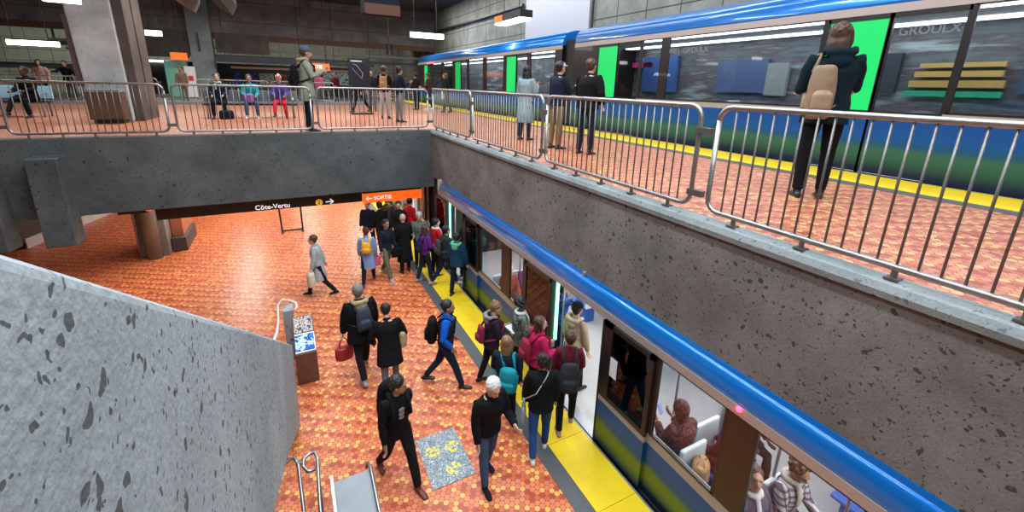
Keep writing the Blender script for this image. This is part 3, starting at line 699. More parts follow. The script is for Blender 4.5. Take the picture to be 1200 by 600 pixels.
# ------------------------------------------------------------------ lamps, screens hanging in the hall
def hang(name, x0, x1, y, z0, z1, label, mat=M_tube, dy=.14, house=None, top=10.6, group=None, rods=True, e=0):
    t = empty(name, ((x0+x1)/2, y, z0), label, 'lamp', group)
    part('diffuser', G().box((x0, y-dy/2, z0), (x1, y+dy/2, z1)), mat, t, bevel=.01)
    part('housing', G().box((x0-.02, y-dy/2, z1), (x1+.02, y+dy/2, z1+.05)), M_blk, t)
    if rods:
        for xx in (x0+.12*(x1-x0), x1-.2*(x1-x0)):
            part('rod', G().tube([(xx, y, z1+.04), (xx, y, top)], .012, 6), M_blk, t)
    return t
hang('hanging_lamp', 4.17, 5.37, 16, 6.88, 7.05, 'bright white tube lamp on two rods left of the block wall')
hang('hanging_lamp', -9.1, -7.65, 24, 6.32, 6.5, 'white tube lamp at the far left behind the column')
t = empty('cable_tray', (-7.1, 24, 6.45), 'black hanging rail continuing the far left lamp', 'rail'); part('rail', G().box((-7.6, 23.95, 6.4), (-5.4, 24.05, 6.55)), M_blk, t)
part('rod', G().tube([(-6.8, 24, 6.5), (-6.8, 24, 8.8), (-6.8, 24, 10.6)], .015, 6), M_blk, t)
hang('hanging_lamp', -4.55, -3.93, 14, 6.85, 6.98, 'white lamp at the top edge above the big column')
hang('hanging_lamp', -4.9, -4.35, 24, 6.95, 7.15, 'small white lamp just right of the big column')
t = empty('light_box', (7, 13.6, 7.4), 'black light box with orange end in front of the block wall', 'lamp')
part('diffuser', G().box((6.8, 12.75, 7.34), (7.2, 14.6, 7.4)), M_tube, t)
part('housing', G().box((6.78, 12.7, 7.4), (7.22, 14.65, 7.62)), M_blk, t)
part('end_sign', G().box((6.8, 14.0, 7.42), (6.775, 14.6, 7.6)), M_org, t)
for yy in (13.2, 14.3): part('rod', G().tube([(7, yy, 7.6), (7, yy, 10.6)], .014, 6), M_blk, t)
t = empty('hanging_screen', (2.35, 12, 6.92), 'boxy hanging information screen with a brown lower panel at the top', 'screen')
part('casing', G().box((1.95, 11.7, 6.95), (2.8, 12.3, 7.5)), plain('screen_blue_black', (.01, .014, .022), .8, spec=.1), t, bevel=.02)
part('lower_panel', G().prism([(1.95, 6.92), (2.8, 6.92), (2.8, 7.16), (1.95, 7.16)], 1, 11.66, 11.71), plain('brown_screen', (.09, .04, .026), .6, spec=.2), t)
part('pole', G().tube([(2.4, 12, 7.5), (2.4, 12, 10.6)], .03, 8), M_blk, t)
t = empty('loudspeaker', (2.43, 14, 6.0), 'thin pole with small black loudspeakers above the map stand', 'loudspeaker')
for a in (2.92, 3.06): part('speaker', G().tube([(a, 14, 6.12), (a, 14, 6.45)], .035, 8), M_blk, t)
part('pole', G().tube([(2.98, 14, 6.4), (2.98, 14, 10.6)], .012, 6), M_blk, t)
tag(obj('white_wall_panel', G().box((10.93, 14.75, 7.5), (10.99, 19.9, 10.3)), plain('white_panel', (.48, .50, .56), .5)), 'large plain pale panel on the block wall above the train', 'panel')
t = tag(obj('wall_pipe', G().tube([(10.9, 14.5, 6.8), (10.9, 14.5, 10.5)], .05, 8), M_blk), 'dark vertical pipe on the block wall beside the pale panel', 'pipe')
t = tag(obj('wall_rail', G().box((10.75, 20, 9.1), (10.9, 46, 9.2)), M_blk), 'thin dark cable ledge along the block wall', 'ledge')
# slanting ceiling ribs
for k, (xa, lb) in enumerate(((-3.4, 'left concrete ceiling rib right of the big column'), (-2.0, 'right concrete ceiling rib above the column at the back'))):
    tag(obj('ceiling_rib', G().prism([(xa-.25, 8.4), (xa+.25, 8.1), (xa+.45, 8.5), (xa+.45, 10.6), (xa-.5, 10.6), (xa-.5, 8.7)], 1, 20.5, 25), M_ceil if k else M_beamb), lb, 'rib')

# ------------------------------------------------------------------ back concourse
def board(name, x0, x1, y, z0, z1, mat, label, cat, d=.15, extra=None):
    t = empty(name, ((x0+x1)/2, y, z0), label, cat)
    part('board', G().box((x0, y-d/2, z0), (x1, y+d/2, z1)), mat, t, bevel=.01)
    for xx in (x0+.1*(x1-x0), x1-.1*(x1-x0)):
        part('bracket', G().tube([(xx, y, z1), (xx, y, 10.6)], .02, 6), M_blk, t)
    if extra: extra(t)
    return t
mdk = plain('sign_near_black', (.012, .016, .025), .4)
board('hanging_sign', -9.3, -4.9, 33.5, 6.45, 6.75, mdk, 'long black sign bar seen just right of the big column', 'sign')
board('hanging_sign', -3.6, 1.7, 33.5, 6.3, 6.7, mdk, 'long black sign bar right of the back column', 'sign')
board('hanging_sign', 3.0, 6.0, 33.5, 6.35, 6.55, mdk, 'black sign bar above the network map stand', 'sign')
board('exit_sign', -5.75, -4.95, 33.0, 6.3, 6.7, M_org, 'small distant orange sign left of the back column', 'sign')
def lett(t): text('lettering', 'SORTIE', (-.55, -.1, .2), .28, M_wht, t)
board('exit_sign', 1.2, 2.75, 31.0, 5.95, 6.35, M_org, 'small distant orange SORTIE sign above the people at the back', 'sign', extra=lett)
tag(obj('teal_pillar', G().box((-6.3, 33.8, ZU), (-5.2, 34.4, 6.25)), plain('teal_paint', (.18, .48, .38), .5, var=.1), bevel=.02), 'pale teal painted pillar at the back of the concourse', 'pillar')
t = empty('notice_board', (-5.0, 33.6, 5.2), 'white poster with red print beside the teal pillar', 'poster')
part('sheet', G().box((-5.3, 33.55, ZU+.02), (-4.75, 33.6, 5.95)), plain('poster_white', (.8, .8, .8), .5), t)
part('print', G().box((-5.15, 33.53, 5.1), (-4.9, 33.55, 5.4)), plain('poster_red', (.7, .02, .03), .5), t)
t = empty('shop_front', (-.4, 40, ZU), 'dark shop front with small lit shelves at the back', 'shop')
part('facade', G().box((-8.8, 40, ZU), (6.2, 40.3, 6.4)), plain('shop_dark', (.02, .018, .02), .5), t)
part('fascia', G().box((-3.4, 39.85, 6.05), (6.2, 40, 6.2)), plain('shop_fascia', (.4, .22, .15), .5, emit=.15), t)
part('lit_strip', G().box((-9.1, 39.8, 6.3), (-7.0, 40, 6.42)), M_tube, t)
for i, (a, b_, c, e_) in enumerate(((-3.3, -2.9, (.05, .1, .6), .5), (-2.4, -1.8, (.06, .08, .4), .4), (-1.6, -.6, (.5, .5, .48), .8), (-.5, .3, (.3, .12, .06), .5), (.6, 1.1, (.35, .35, .3), .6), (1.5, 2.2, (.35, .12, .08), .4), (3.0, 5.2, (.5, .6, .62), .9))):
    part('display', G().box((a, 39.9, 4.9 if i != 6 else 5.0), (b_, 40, 5.75 if i != 6 else 6.0)), blotch('shop_display_%d' % i, [tuple(q*.2 for q in c), c, tuple(min(1, q*1.5) for q in c), tuple(q*.5 for q in c)], 6), t)
tag(obj('service_duct', G().box((-12, 36.5, 7.2), (10.9, 36.9, 7.35)).box((-12, 38.5, 6.8), (10.9, 38.8, 6.95)).box((-11.9, 36.6, 7.3), (-11.8, 36.7, 8.99)).box((10.5, 36.6, 7.3), (10.6, 36.7, 8.99)).box((10.5, 38.6, 6.9), (10.6, 38.7, 8.99)), plain('duct_grey', (.3, .31, .3), .5)), 'grey ducts running under the ceiling of the back concourse', 'duct')
tag(obj('dark_rail', G().box((-30, 47.6, 5.9), (-7, 47.95, 6.1)), M_blk), 'dark line of rail on the far pale block wall', 'rail')

# litter bin by the column
t = empty('litter_bin', (-4.1, 14.85, ZU), 'brown boxy litter bin in front of the big pale column', 'bin')
part('body', G().box((-4.42, 14.6, ZU+.1), (-3.72, 15.15, 4.9)), plain('bin_brown', (.10, .055, .035), .5, var=.3, scale=10), t, bevel=.02)
part('plinth', G().box((-4.36, 14.66, ZU), (-3.78, 15.1, ZU+.1)), M_blk, t)
part('top_tray', G().box((-4.4, 14.65, 4.9), (-3.74, 15.1, 4.95)), plain('bin_top', (.25, .27, .32), .4), t)

# benches
def bench(x0, x1, y, label, panel=None):
    t = empty('platform_bench', ((x0+x1)/2, y, ZU), label, 'bench')
    part('seat', G().box((x0, y-.2, ZU+.40), (x1, y+.25, ZU+.45)), M_blk, t, bevel=.01)
    part('backrest', G().box((x0, y+.24, ZU+.5), (x1, y+.28, ZU+.85)), plain('bench_mesh', (.2, .22, .24), .5, .4) if panel is None else panel, t, bevel=.01)
    for xx in (x0+.12, x1-.12):
        part('leg', G().tube([(xx, y-.2, ZU), (xx, y-.2, ZU+.36), (xx, y-.1, ZU+.42), (xx, y+.25, ZU+.42), (xx, y+.25, ZU)], .022, 8), M_galv, t, smooth=True)
        part('armrest', G().tube([(xx, y-.2, ZU+.42), (xx, y-.2, ZU+.62), (xx, y+.24, ZU+.65)], .018, 8), M_galv, t, smooth=True)
bench(-2.25, .35, 16.25, 'long metal bench with three seated people')
bench(-7.6, -6.0, 17.3, 'bench with pale blue back panel at the left edge', plain('blue_ad', (.35, .62, .8), .4))

# ------------------------------------------------------------------ people
def cloth(name, c, rough=.9, var=.25): return plain('cloth_'+name, c, rough, var=var, scale=14, spec=.15)
SK = {'light': plain('skin_light', (.55, .33, .24), .55), 'tan': plain('skin_tan', (.36, .19, .12), .55), 'dark': plain('skin_dark', (.10, .05, .03), .5)}
HAIR = {'black': plain('hair_black', (.010, .008, .008), .55, var=.3), 'brown': plain('hair_brown', (.06, .028, .014), .5, var=.4), 'white': plain('hair_white', (.62, .62, .62), .6, var=.15),
        'grey': plain('hair_grey', (.16, .15, .14), .6, var=.2), 'light': plain('hair_light', (.20, .11, .05), .5, var=.4)}
M_eye = plain('eye_dark', (.02, .015, .012), .3); M_lipc = plain('lips', (.33, .11, .09), .5)
ARM = {'hang': (.06, .16, .25, -.02), 'fwd': (.5, .1, .45, .0), 'back': (-.45, .12, .2, .0), 'pocket': (-.2, .35, .85, -.35), 'phone': (.35, .12, 1.75, -.35), 'hold': (.15, .15, 1.35, -.25),
       'reach': (1.1, .2, .4, .1), 'lap': (.35, .15, .95, -.35), 'pole': (1.9, .25, .6, 0), 'strap': (.1, .3, 2.2, -.4), 'out': (.1, .55, .5, .1)}
LEG = {'stand': ((.03, .04), (-.03, .02)), 'walk': ((.42, .12), (-.32, .35)), 'walk2': ((-.32, .35), (.42, .12)), 'sit': ((1.48, 1.46), (1.44, 1.4)), 'cross': ((1.5, 1.0), (1.42, 1.5)), 'small': ((.2, .1), (-.16, .18)), 'lift': ((.9, 1.1), (-.1, .1))}
def person(x, y, z, yaw, H, label, skin='light', hair=('short', 'black'), top=('jacket', None), bot=None, shoes=None, legs='stand', arms=('hang', 'hang'),
           lean=.04, head=(0, 0), hem=.0, hood=None, hat=None, scarf=None, det=1, group=None, zoff=0, girth=1.0, vneck=None):
    k = H/1.75; vx = .0105 if det >= 1 else .018
    # skeleton
    J = {}
    drops = []
    for s, (a, b_) in zip((1, -1), LEG[legs]): drops.append(.42*math.cos(a)+.42*math.cos(a-b_))
    hz = .085+max(drops); sit = legs in ('sit', 'cross')
    pel = Vector((0, 0, hz))
    for s, (a, b_) in zip((1, -1), LEG[legs]):
        hp = pel+Vector((s*.095, 0, -.02)); o_ = s*(.03 if not sit else .12)
        kn = hp+Vector((o_, math.sin(a), -math.cos(a))).normalized()*.42
        an = kn+Vector((o_*.3, math.sin(a-b_), -math.cos(a-b_))).normalized()*.42
        J['leg', s] = (hp, kn, an)
    sp = Vector((0, math.sin(lean), math.cos(lean))); bk = Vector((0, math.cos(lean), -math.sin(lean)))
    T = lambda h, f=0, sx=0: pel+sp*h+bk*f+Vector((sx, 0, 0))
    for s, nm_ in zip((1, -1), arms):
        a, out, e, inw = ARM[nm_]
        sh = T(.50, -.005, s*.175*girth)
        d1 = Vector((s*out, math.sin(a+lean*.5), -math.cos(a+lean*.5))).normalized()
        el = sh+d1*.285
        d2 = Vector((s*(out*.4+inw), math.sin(a+e), -math.cos(a+e))).normalized()
        wr = el+d2*.25
        J['arm', s] = (sh, el, wr, d2)
    nb_ = T(.555, .0); hy, hp_ = head
    Rh = Matrix.Rotation(hy, 3, 'Z') @ Matrix.Rotation(hp_, 3, 'X')
    hc = nb_+Vector((0, .02+lean*.05, .06))+Rh @ Vector((0, .012, .105))
    Hd = lambda v: hc+Rh @ (Vector(v)*1.07)
    def M(g):     # scale to height
        for q in g.v: q *= k
        return g
    g = G()
    tor = [(-.06, .0, .12, .085), (.0, .0, .155, .105), (.08, .0, .15, .10), (.18, .0, .135, .092), (.30, .01, .155, .108), (.40, .008, .168, .112), (.48, .0, .16, .095), (.53, -.005, .10, .07), (.56, 0, .062, .058)]
    g.tube([T(h, f) for h, f, a, b_ in tor], [(a*girth, b_*girth) for h, f, a, b_ in tor], 14, ref=(1, 0, 0))
    g.tube([T(.53, -.005), nb_+Vector((0, .01, .03)), Hd((0, -.01, -.07))], [.058, .052, .05], 10)
    # head: skull, face wedge, chin, nose, ears
    g.ell(Hd((0, -.012, .02)), (.076, .094, .098), Rh, 16, 12)
    g.ell(Hd((0, .018, -.035)), (.058, .068, .078), Rh, 14, 10)
    g.ell(Hd((0, .05, -.088)), (.03, .026, .024), Rh, 10, 8)
    g.tube([Hd((0, .082, .012)), Hd((0, .1, -.018)), Hd((0, .102, -.032)), Hd((0, .08, -.036))], [.009, .012, .014, .010], 8)
    for s in (1, -1): g.ell(Hd((s*.077, -.008, -.008)), (.011, .019, .03), Rh, 8, 6)
    g.ell(Hd((0, .08, .03)), (.045, .012, .012), Rh, 8, 6)
    for s in (1, -1):
        hp, kn, an = J['leg', s]
        g.tube([hp+Vector((0, 0, .04)), hp.lerp(kn, .35), kn, kn.lerp(an, .3), an.lerp(kn, .15), an+Vector((0, 0, -.04))], [.082, .078, .053, .056, .038, .034], 10)
        g.tube([an+Vector((0, -.05, -.05)), an+Vector((0, .05, -.05)), an+Vector((0, .15, -.06))], [.03, .035, .025], 8)
        sh, el, wr, d2 = J['arm', s]
        g.tube([T(.47, 0, s*.09), sh, sh.lerp(el, .3), el, el.lerp(wr, .3), wr], [.06, .052, .046, .036, .038, .026], 10)
        # hand: palm, four bent fingers, thumb from the side
        side = d2.cross(Vector((1, 0, 0)))
        if side.length < .2: side = Vector((0, 0, 1))
        side.normalize(); flat = d2.cross(side).normalized()*s
        # palm lies in plane (d2, side); curl goes towards -flat (the body)
        g.ell(wr+d2*.045, (.018, .018, .018), None, 8, 6)
        g.tube([wr, wr+d2*.03, wr+d2*.085], [(.026, .026), (.034, .018), (.038, .014)], 10, ref=tuple(side))
        fr = .0095 if det >= 1 else .013
        for i, ln in enumerate((.066, .075, .07, .055)):
            b0 = wr+d2*.08+side*(.028-.019*i)
            p1 = b0+d2*ln*.45-flat*.008; p2 = p1+d2*ln*.32-flat*.02; p3 = p2+d2*ln*.15-flat*.022
            g.tube([b0-d2*.01, p1, p2, p3], [fr, fr, fr*.95, fr*.85], 6)
        b0 = wr+d2*.03+side*.022
        g.tube([b0, b0+side*.025+d2*.02-flat*.008, b0+side*.03+d2*.05-flat*.018], [.012, .011, .0095], 6)
    body = obj('person', M(g), SK[skin], vox=vx, sm=2)
    body.location = (x, y, z+zoff); body.rotation_euler = (0, 0, yaw)
    tag(body, label, 'person', group)
    # upper clothing
    kind, cm = top
    m = {'jacket': .026, 'coat': .032, 'hoodie': .02, 'sweater': .016, 'puffer': .042}[kind]
    g = G()
    hemz = {'jacket': -.03, 'coat': -.28, 'hoodie': -.04, 'sweater': -.03, 'puffer': -.06}[kind]-hem
    prof = [(h, f, a+m, b_+m) for h, f, a, b_ in tor if h >= -.001 and h < .55]
    lowf = .0
    rings = []
    if not sit:
        n_ = 3 if hemz < -.1 else 1
        for i in range(n_, 0, -1):
            hh = hemz*i/n_; fl = 1+abs(hh)*.45
            rings.append((hh, 0, (.155+m)*fl, (.108+m)*(fl+.05)))
    else: rings = [(-.05, .0, .165+m, .12+m)]
    rings += prof; rings[-1] = (.540, -.003, .100, .086)
    rings[-2] = (.49, 0, .165+m*.6, .095+m*.7)
    g.tube([T(h, f) for h, f, a, b_ in rings], [(a*girth, b_*girth) for h, f, a, b_ in rings], 16, ref=(1, 0, 0))
    for s in (1, -1):
        sh, el, wr, d2 = J['arm', s]
        e2 = m*.75
        g.tube([T(.46, 0, s*.08), sh+Vector((0, 0, -.005)), sh.lerp(el, .35), el, el.lerp(wr, .4), wr-d2*.005], [.066+e2*.5, .056+e2, .05+e2, .043+e2, .042+e2, .034+e2*.7], 10)
    g.tube([T(.50, -.004), T(.545, .0), T(.592, .012)], [(.105, .09), (.082, .08), (.068, .068)], 12, ref=(1, 0, 0))
    if sit and hemz < -.2:
        for s in (1, -1):
            hp, kn, an = J['leg', s]; g.tube([hp, hp.lerp(kn, .7)], [.125, .105], 10)
    obj(kind if kind != 'puffer' else 'jacket', M(g), cm, body, vox=vx*1.15, sm=3, fold=.007)
    if vneck is not None:     # front panel of a shirt or logo
        g = G(); 
        for h, hw in ((.30, .05), (.36, .055), (.42, .05)): g.ell(T(h, .118+m), (hw, .012, .035), None, 10, 6)
        obj('shirt_print', M(g), vneck, body, vox=vx*1.15)
    if hood is not None:
        g = G(); hm = hood
        pts = [T(.50, -.10), T(.54, -.115), T(.585, -.09)]
        g.tube([T(.57, -.1, -.11), T(.60, -.05, -.125), T(.575, .05, -.105)], .035, 8).tube([T(.57, -.1, .11), T(.60, -.05, .125), T(.575, .05, .105)], .035, 8)
        g.tube([T(.57, -.1, -.11), T(.57, -.14, -.05), T(.57, -.14, .05), T(.57, -.1, .11)], .045, 8)
        g.ell(T(.50, -.13), (.1, .05, .09))
        obj('hood', M(g), hm, body, vox=vx*1.15, sm=3, fold=.008)
    if scarf is not None:
        g = G(); pts = [T(.565, .085*math.cos(a), .085*math.sin(a)) for a in [i*math.pi/6 for i in range(13)]]
        g.tube(pts, .036, 8).tube([T(.56, .09, .03), T(.45, .15, .05), T(.34, .155, .05)], [.03, (.04, .02), (.04, .015)], 8)
        obj('scarf', M(g), scarf, body, vox=vx*1.15, sm=2, fold=.006)
    # trousers
    g = G()
    g.tube([T(.07), T(0), T(-.08)], [(.155*girth, .11*girth), (.165*girth, .122*girth), (.15*girth, .11*girth)], 14, ref=(1, 0, 0))
    for s in (1, -1):
        hp, kn, an = J['leg', s]
        g.tube([hp+Vector((0, 0, .05)), hp.lerp(kn, .35), kn, kn.lerp(an, .4), an.lerp(kn, .06)], [.096, .09, .066, .064, .052], 12)
    obj('trousers', M(g), bot, body, vox=vx*1.15, sm=3, fold=.006)
    for s in (1, -1):
        hp, kn, an = J['leg', s]
        p = min(.8, max(0, (an.z-.09)*2.2)) if not sit else 0
        d = Vector((s*.12, math.cos(p), -math.sin(p))).normalized(); u = Vector((0, math.sin(p), math.cos(p)))
        b0 = an-u*.04
        g = G().tube([b0-d*.07+u*.01, b0-d*.03, b0+d*.06, b0+d*.14-u*.012, b0+d*.185-u*.018], [(.028, .03), (.038, .044), (.044, .038), (.046, .028), (.03, .018)], 10, ref=(1, 0, 0))
        g.tube([b0+u*.0, an+(kn-an).normalized()*.05], [.042, .045], 10)
        obj('shoe', M(g), shoes, body, vox=vx*1.1, sm=2)
    # hair / hat
    style, hcol = hair
    hm = HAIR.get(hcol)
    g = G()
    if style != 'bald':
        g.ell(Hd((0, -.030, .036)), (.090, .098, .100), Rh, 16, 12)
        if style in ('short',): g.ell(Hd((0, -.05, -.02)), (.07, .055, .06), Rh)
        if style == 'curly':
            for i in range(26):
                a = i*2.4; e_ = -.3+1.8*i/26
                g.ell(Hd((.088*math.cos(a)*math.cos(e_), -.035+.09*math.sin(a)*math.cos(e_) if math.sin(a) < .5 or e_ > .5 else -.03, .035+.095*math.sin(e_))), (.035,)*3, None, 8, 6)
        if style in ('long', 'bob'):
            L_ = -.30 if style == 'long' else -.16
            g.tube([Hd((0, -.05, .04)), Hd((0, -.068, -.06)), Hd((0, -.075, -.14)), Hd((0, -.07, L_))], [(.088, .06), (.095, .06), (.09, .045), (.055, .025)], 12, ref=tuple(Rh @ Vector((1, 0, 0))))
            for s in (1, -1): g.tube([Hd((s*.07, .0, .05)), Hd((s*.084, -.0, -.04)), Hd((s*.075, .0, L_*.75))], [.03, .028, .018], 8)
        if style == 'bun': g.ell(Hd((0, -.075, .115)), (.045, .045, .04)); g.ell(Hd((0, -.06, -.02)), (.065, .045, .06), Rh)
        if style == 'beard': g.ell(Hd((0, -.05, -.02)), (.07, .055, .06), Rh)
        if style in ('short', 'beard', 'bun', 'bob'):
            for i in range(34):      # tufts
                a = i*2.39996; e_ = math.asin(min(1, .12+.9*i/34))
                p_ = (.088*math.cos(a)*math.cos(e_), -.03+.096*math.sin(a)*math.cos(e_), .036+.098*math.sin(e_))
                if p_[1] > .05 and p_[2] < .07: continue
                g.ell(Hd(p_), (.017, .017, .011), None, 6, 5)
        if hm is not None: obj('hair', M(g), hm, body, vox=vx*1.0, sm=1, fold=.006 if style != 'curly' else .01)
        if style == 'beard':
            g = G().ell(Hd((0, .045, -.085)), (.052, .045, .035), Rh); obj('beard', M(g), hm, body, vox=vx)
    if hat is not None:
        hk, hmat = hat; g = G()
        if hk == 'beanie':
            g.ell(Hd((0, -.018, .058)), (.094, .108, .085), Rh, 16, 12); g.tube([Hd((0, -.018, .03)), Hd((0, -.018, .065))], [(.095, .110), (.094, .108)], 16, ref=tuple(Rh @ Vector((1, 0, 0))))
        elif hk == 'pompom':
            g.ell(Hd((0, -.018, .058)), (.094, .108, .085), Rh, 16, 12); g.ell(Hd((0, -.02, .155)), (.035,)*3)
        elif hk == 'cap':
            g.ell(Hd((0, -.015, .055)), (.092, .104, .075), Rh, 16, 12); g.tube([Hd((0, .06, .06)), Hd((0, .12, .055)), Hd((0, .165, .045))], [(.07, .01), (.068, .009), (.04, .008)], 12, ref=tuple(Rh @ Vector((1, 0, 0))))
        elif hk == 'hijab':
            g.ell(Hd((0, -.022, .03)), (.098, .108, .112), Rh, 16, 12)
            g.tube([Hd((0, -.02, -.03)), Hd((0, -.01, -.12)), T(.47, 0), T(.38, 0)], [(.09, .09), (.09, .09), (.2, .14), (.21, .15)], 14, ref=(1, 0, 0))
        obj('cap' if hk == 'cap' else ('headscarf' if hk == 'hijab' else 'knitted_hat'), M(g), hmat, body, vox=vx*1.05, sm=2, fold=.003)
    if det >= 1:
        for s in (1, -1): obj('eye', M(G().ell(Hd((s*.031, .083, .012)), (.012, .006, .006), Rh, 8, 6)), M_eye, body)
        obj('mouth', M(G().ell(Hd((0, .083, -.058)), (.022, .008, .006), Rh, 8, 6)), M_lipc, body)
    body['_k'] = k
    W = Matrix.Translation((x, y, z+zoff)) @ Matrix.Rotation(yaw, 4, 'Z')
    return dict(o=body, W=W, k=k, T=lambda h, f=0, sx=0: W @ (T(h, f, sx)*k), hand={s: W @ ((J['arm', s][2]+J['arm', s][3]*.11)*k) for s in (1, -1)}, yaw=yaw, lean=lean, J=J, W2=lambda v: W @ (v*k), m=m)
def backpack(p, mat, label, size=(.30, .17, .44), h=.30, mat2=None, sx=0, pocket=True):
    k = p['k']; w_, d_, hh = size[0]/2, size[1], size[2]/2
    f0 = -.118-p['m']
    g = G()
    def B(u, f, v): return p['T'](h+v, f0-f, u+sx)
    rings = [(-hh, .5), (-hh*.9, .85), (-hh*.3, 1), (hh*.4, .95), (hh*.85, .7), (hh, .4)]
    g.tube([B(0, d_*.5, v) for v, s in rings], [(w_*s**.5, d_*.5*s) for v, s in rings], 16, ref=tuple(p['T'](0, 0, 1)-p['T'](0, 0, 0)))
    o = obj('backpack', g, mat, vox=.014, sm=3, fold=.006); tag(o, label, 'backpack')
    if pocket:
        q = G(); q.tube([B(0, d_*.85, -hh*.75), B(0, d_*.98, -hh*.6), B(0, d_*1.0, -hh*.1), B(0, d_*.85, .02)], [(w_*.5, .015), (w_*.75, .04), (w_*.75, .04), (w_*.5, .015)], 12, ref=tuple(p['T'](0, 0, 1)-p['T'](0, 0, 0)))
        obj('front_pocket', q, mat2 or mat, o, vox=.014, sm=2)
    for s in (1, -1):
        mm = .03+p['m']
        q = G().tube([B(s*.09, .02, hh*.75), p['T'](.555, -.05, s*.10+sx*.3), p['T'](.55, .04, s*.105+sx*.3), p['T'](.46, .10+mm, s*.11), p['T'](.30, .095+mm, s*.13), p['T'](.18, .02, s*(.15+mm)), B(s*.12, .02, -hh*.6)], [(.024, .009)]*7, 8)
        obj('shoulder_strap', q, mat2 or mat, o, smooth=True)
    return o
def handbag(loc, mat, label, size=(.32, .14, .24), yaw=0, drop=.22, cat='bag', handles=True, soft=True):
    # hangs from the point loc
    x, y, z = loc; g = G(); a, b_, c = size[0]/2, size[1]/2, size[2]
    g.tube([(0, 0, -drop), (0, 0, -drop-c*.15), (0, 0, -drop-c*.6), (0, 0, -drop-c)], [(a*.8, b_*.5), (a*.95, b_*.9), (a, b_), (a*.95, b_*.95)], 16, ref=(1, 0, 0))
    o = obj('bag', g, mat, vox=.014, sm=2, fold=.006); o.location = loc; o.rotation_euler = (0, 0, yaw); tag(o, label, cat)
    if handles:
        for s in (1, -1):
            q = G().tube([(-a*.5, s*b_*.4, -drop-.02), (-a*.35, s*b_*.3, -drop*.4), (0, s*.008, -.0), (a*.35, s*b_*.3, -drop*.4), (a*.5, s*b_*.4, -drop-.02)], .009, 6)
            obj('handle', q, mat, o, smooth=True)
    return o
BLK = cloth('black', (.006, .0065, .008)); BLK2 = cloth('soft_black', (.010, .010, .012)); NAVY = cloth('navy', (.012, .018, .04)); DNAVY = cloth('dark_navy', (.01, .016, .03))
JEAN = cloth('jeans', (.045, .085, .17)); DJEAN = cloth('dark_jeans', (.012, .022, .05)); BJEAN = cloth('blue_jeans', (.02, .07, .22)); GREY = cloth('grey', (.13, .14, .15)); LGREY = cloth('light_grey', (.34, .38, .41))
SBLK = plain('shoe_black', (.01, .01, .01), .4); SWHT = plain('shoe_white', (.75, .75, .75), .5); SGRY = plain('shoe_grey', (.3, .3, .32), .5); SBRN = plain('shoe_redbrown', (.12, .025, .012), .5)
OLIVE = cloth('olive', (.10, .10, .06)); SAGE = cloth('sage', (.21, .235, .19)); TAN = cloth('tan', (.25, .175, .12)); MAR = cloth('maroon', (.11, .012, .022)); FUR = cloth('fur', (.32, .25, .15), .95, .5)
TEAL = cloth('teal', (.01, .22, .27)); MAG = cloth('magenta', (.45, .015, .10)); RED = cloth('red', (.5, .01, .02)); PURP = cloth('purple', (.13, .02, .22)); LILAC = cloth('lilac', (.20, .30, .55)); ROYAL = cloth('royal_blue', (.005, .10, .55))
PINK = cloth('pink', (.6, .12, .22)); YELB = cloth('yellow_bag', (.70, .38, .04)); WHITEC = cloth('white', (.65, .65, .63), var=.1); BRN = cloth('brown', (.14, .07, .035)); DTEAL = cloth('dark_teal', (.004, .014, .02)); KHAKI = cloth('khaki', (.19, .12, .06))
# --- lower platform
p = person(1.97, 4.28, 0, R(188), 1.72, 'white-haired person in black jacket and blue jeans walking towards the viewer', hair=('short', 'white'), top=('jacket', BLK), bot=JEAN, shoes=DNAVY, legs='small', arms=('hang', 'hold'), lean=.12, head=(0, -.3), girth=1.12)
p = person(.88, 4.78, 0, R(195), 1.76, 'dark-haired person in black sweatshirt with grey print looking to one side', skin='tan', hair=('short', 'black'), top=('sweater', BLK), bot=BLK2, shoes=SBRN, legs='walk2', arms=('hang', 'back'), lean=.05, head=(R(50), -.1), vneck=plain('grey_print', (.18, .2, .24), .7, var=.6, scale=40))
backpack(p, BLK, 'large black bag slung on the shoulder of the person with the printed sweatshirt', (.40, .26, .62), .28, sx=-.05)
p = person(2.1, 6.4, 0, R(-112), 1.74, 'bearded person with blue sleeves and dark vest walking right', skin='tan', hair=('beard', 'black'), top=('jacket', ROYAL), bot=DJEAN, shoes=SBLK, legs='walk', arms=('pocket', 'pocket'), lean=.05)
g = G()
for q in (1,): g.tube([p['W'].inverted() @ p['T'](h) for h in (.0, .15, .3, .42, .50)], [(.195, .148), (.185, .142), (.195, .152), (.2, .15), (.16, .12)], 16, ref=(1, 0, 0))
obj('vest', g, cloth('vest', (.02, .022, .028)), p['o'], vox=.014, sm=2, fold=.005)
backpack(p, BLK, 'black rounded backpack on the person with blue sleeves', (.34, .2, .46), .28)
p = person(.82, 7.35, 0, R(8), 1.84, 'large person in black coat with fur collar walking away with a red bag', hair=('short', 'grey'), top=('puffer', BLK), bot=BLK2, shoes=SGRY, legs='walk', arms=('hang', 'hang'), lean=.1, hood=FUR, girth=1.22, hem=.1)
backpack(p, cloth('slate', (.04, .05, .075)), 'slate grey backpack on the person in the fur-collared coat', (.27, .15, .4), .30)
handbag(p['hand'][-1], plain('red_leather', (.30, .012, .02), .35, var=.4, scale=12), 'dark red patterned handbag carried by the person in the fur-collared coat', (.34, .18, .26), R(10), .2)
p = person(1.17, 6.68, 0, R(-5), 1.62, 'person in black coat and grey leggings beside the fur-collared coat wearer', hair=('short', 'black'), top=('coat', BLK), bot=GREY, shoes=SBLK, legs='small', arms=('pocket', 'pocket'), lean=.25, head=(0, -.5), girth=1.18)
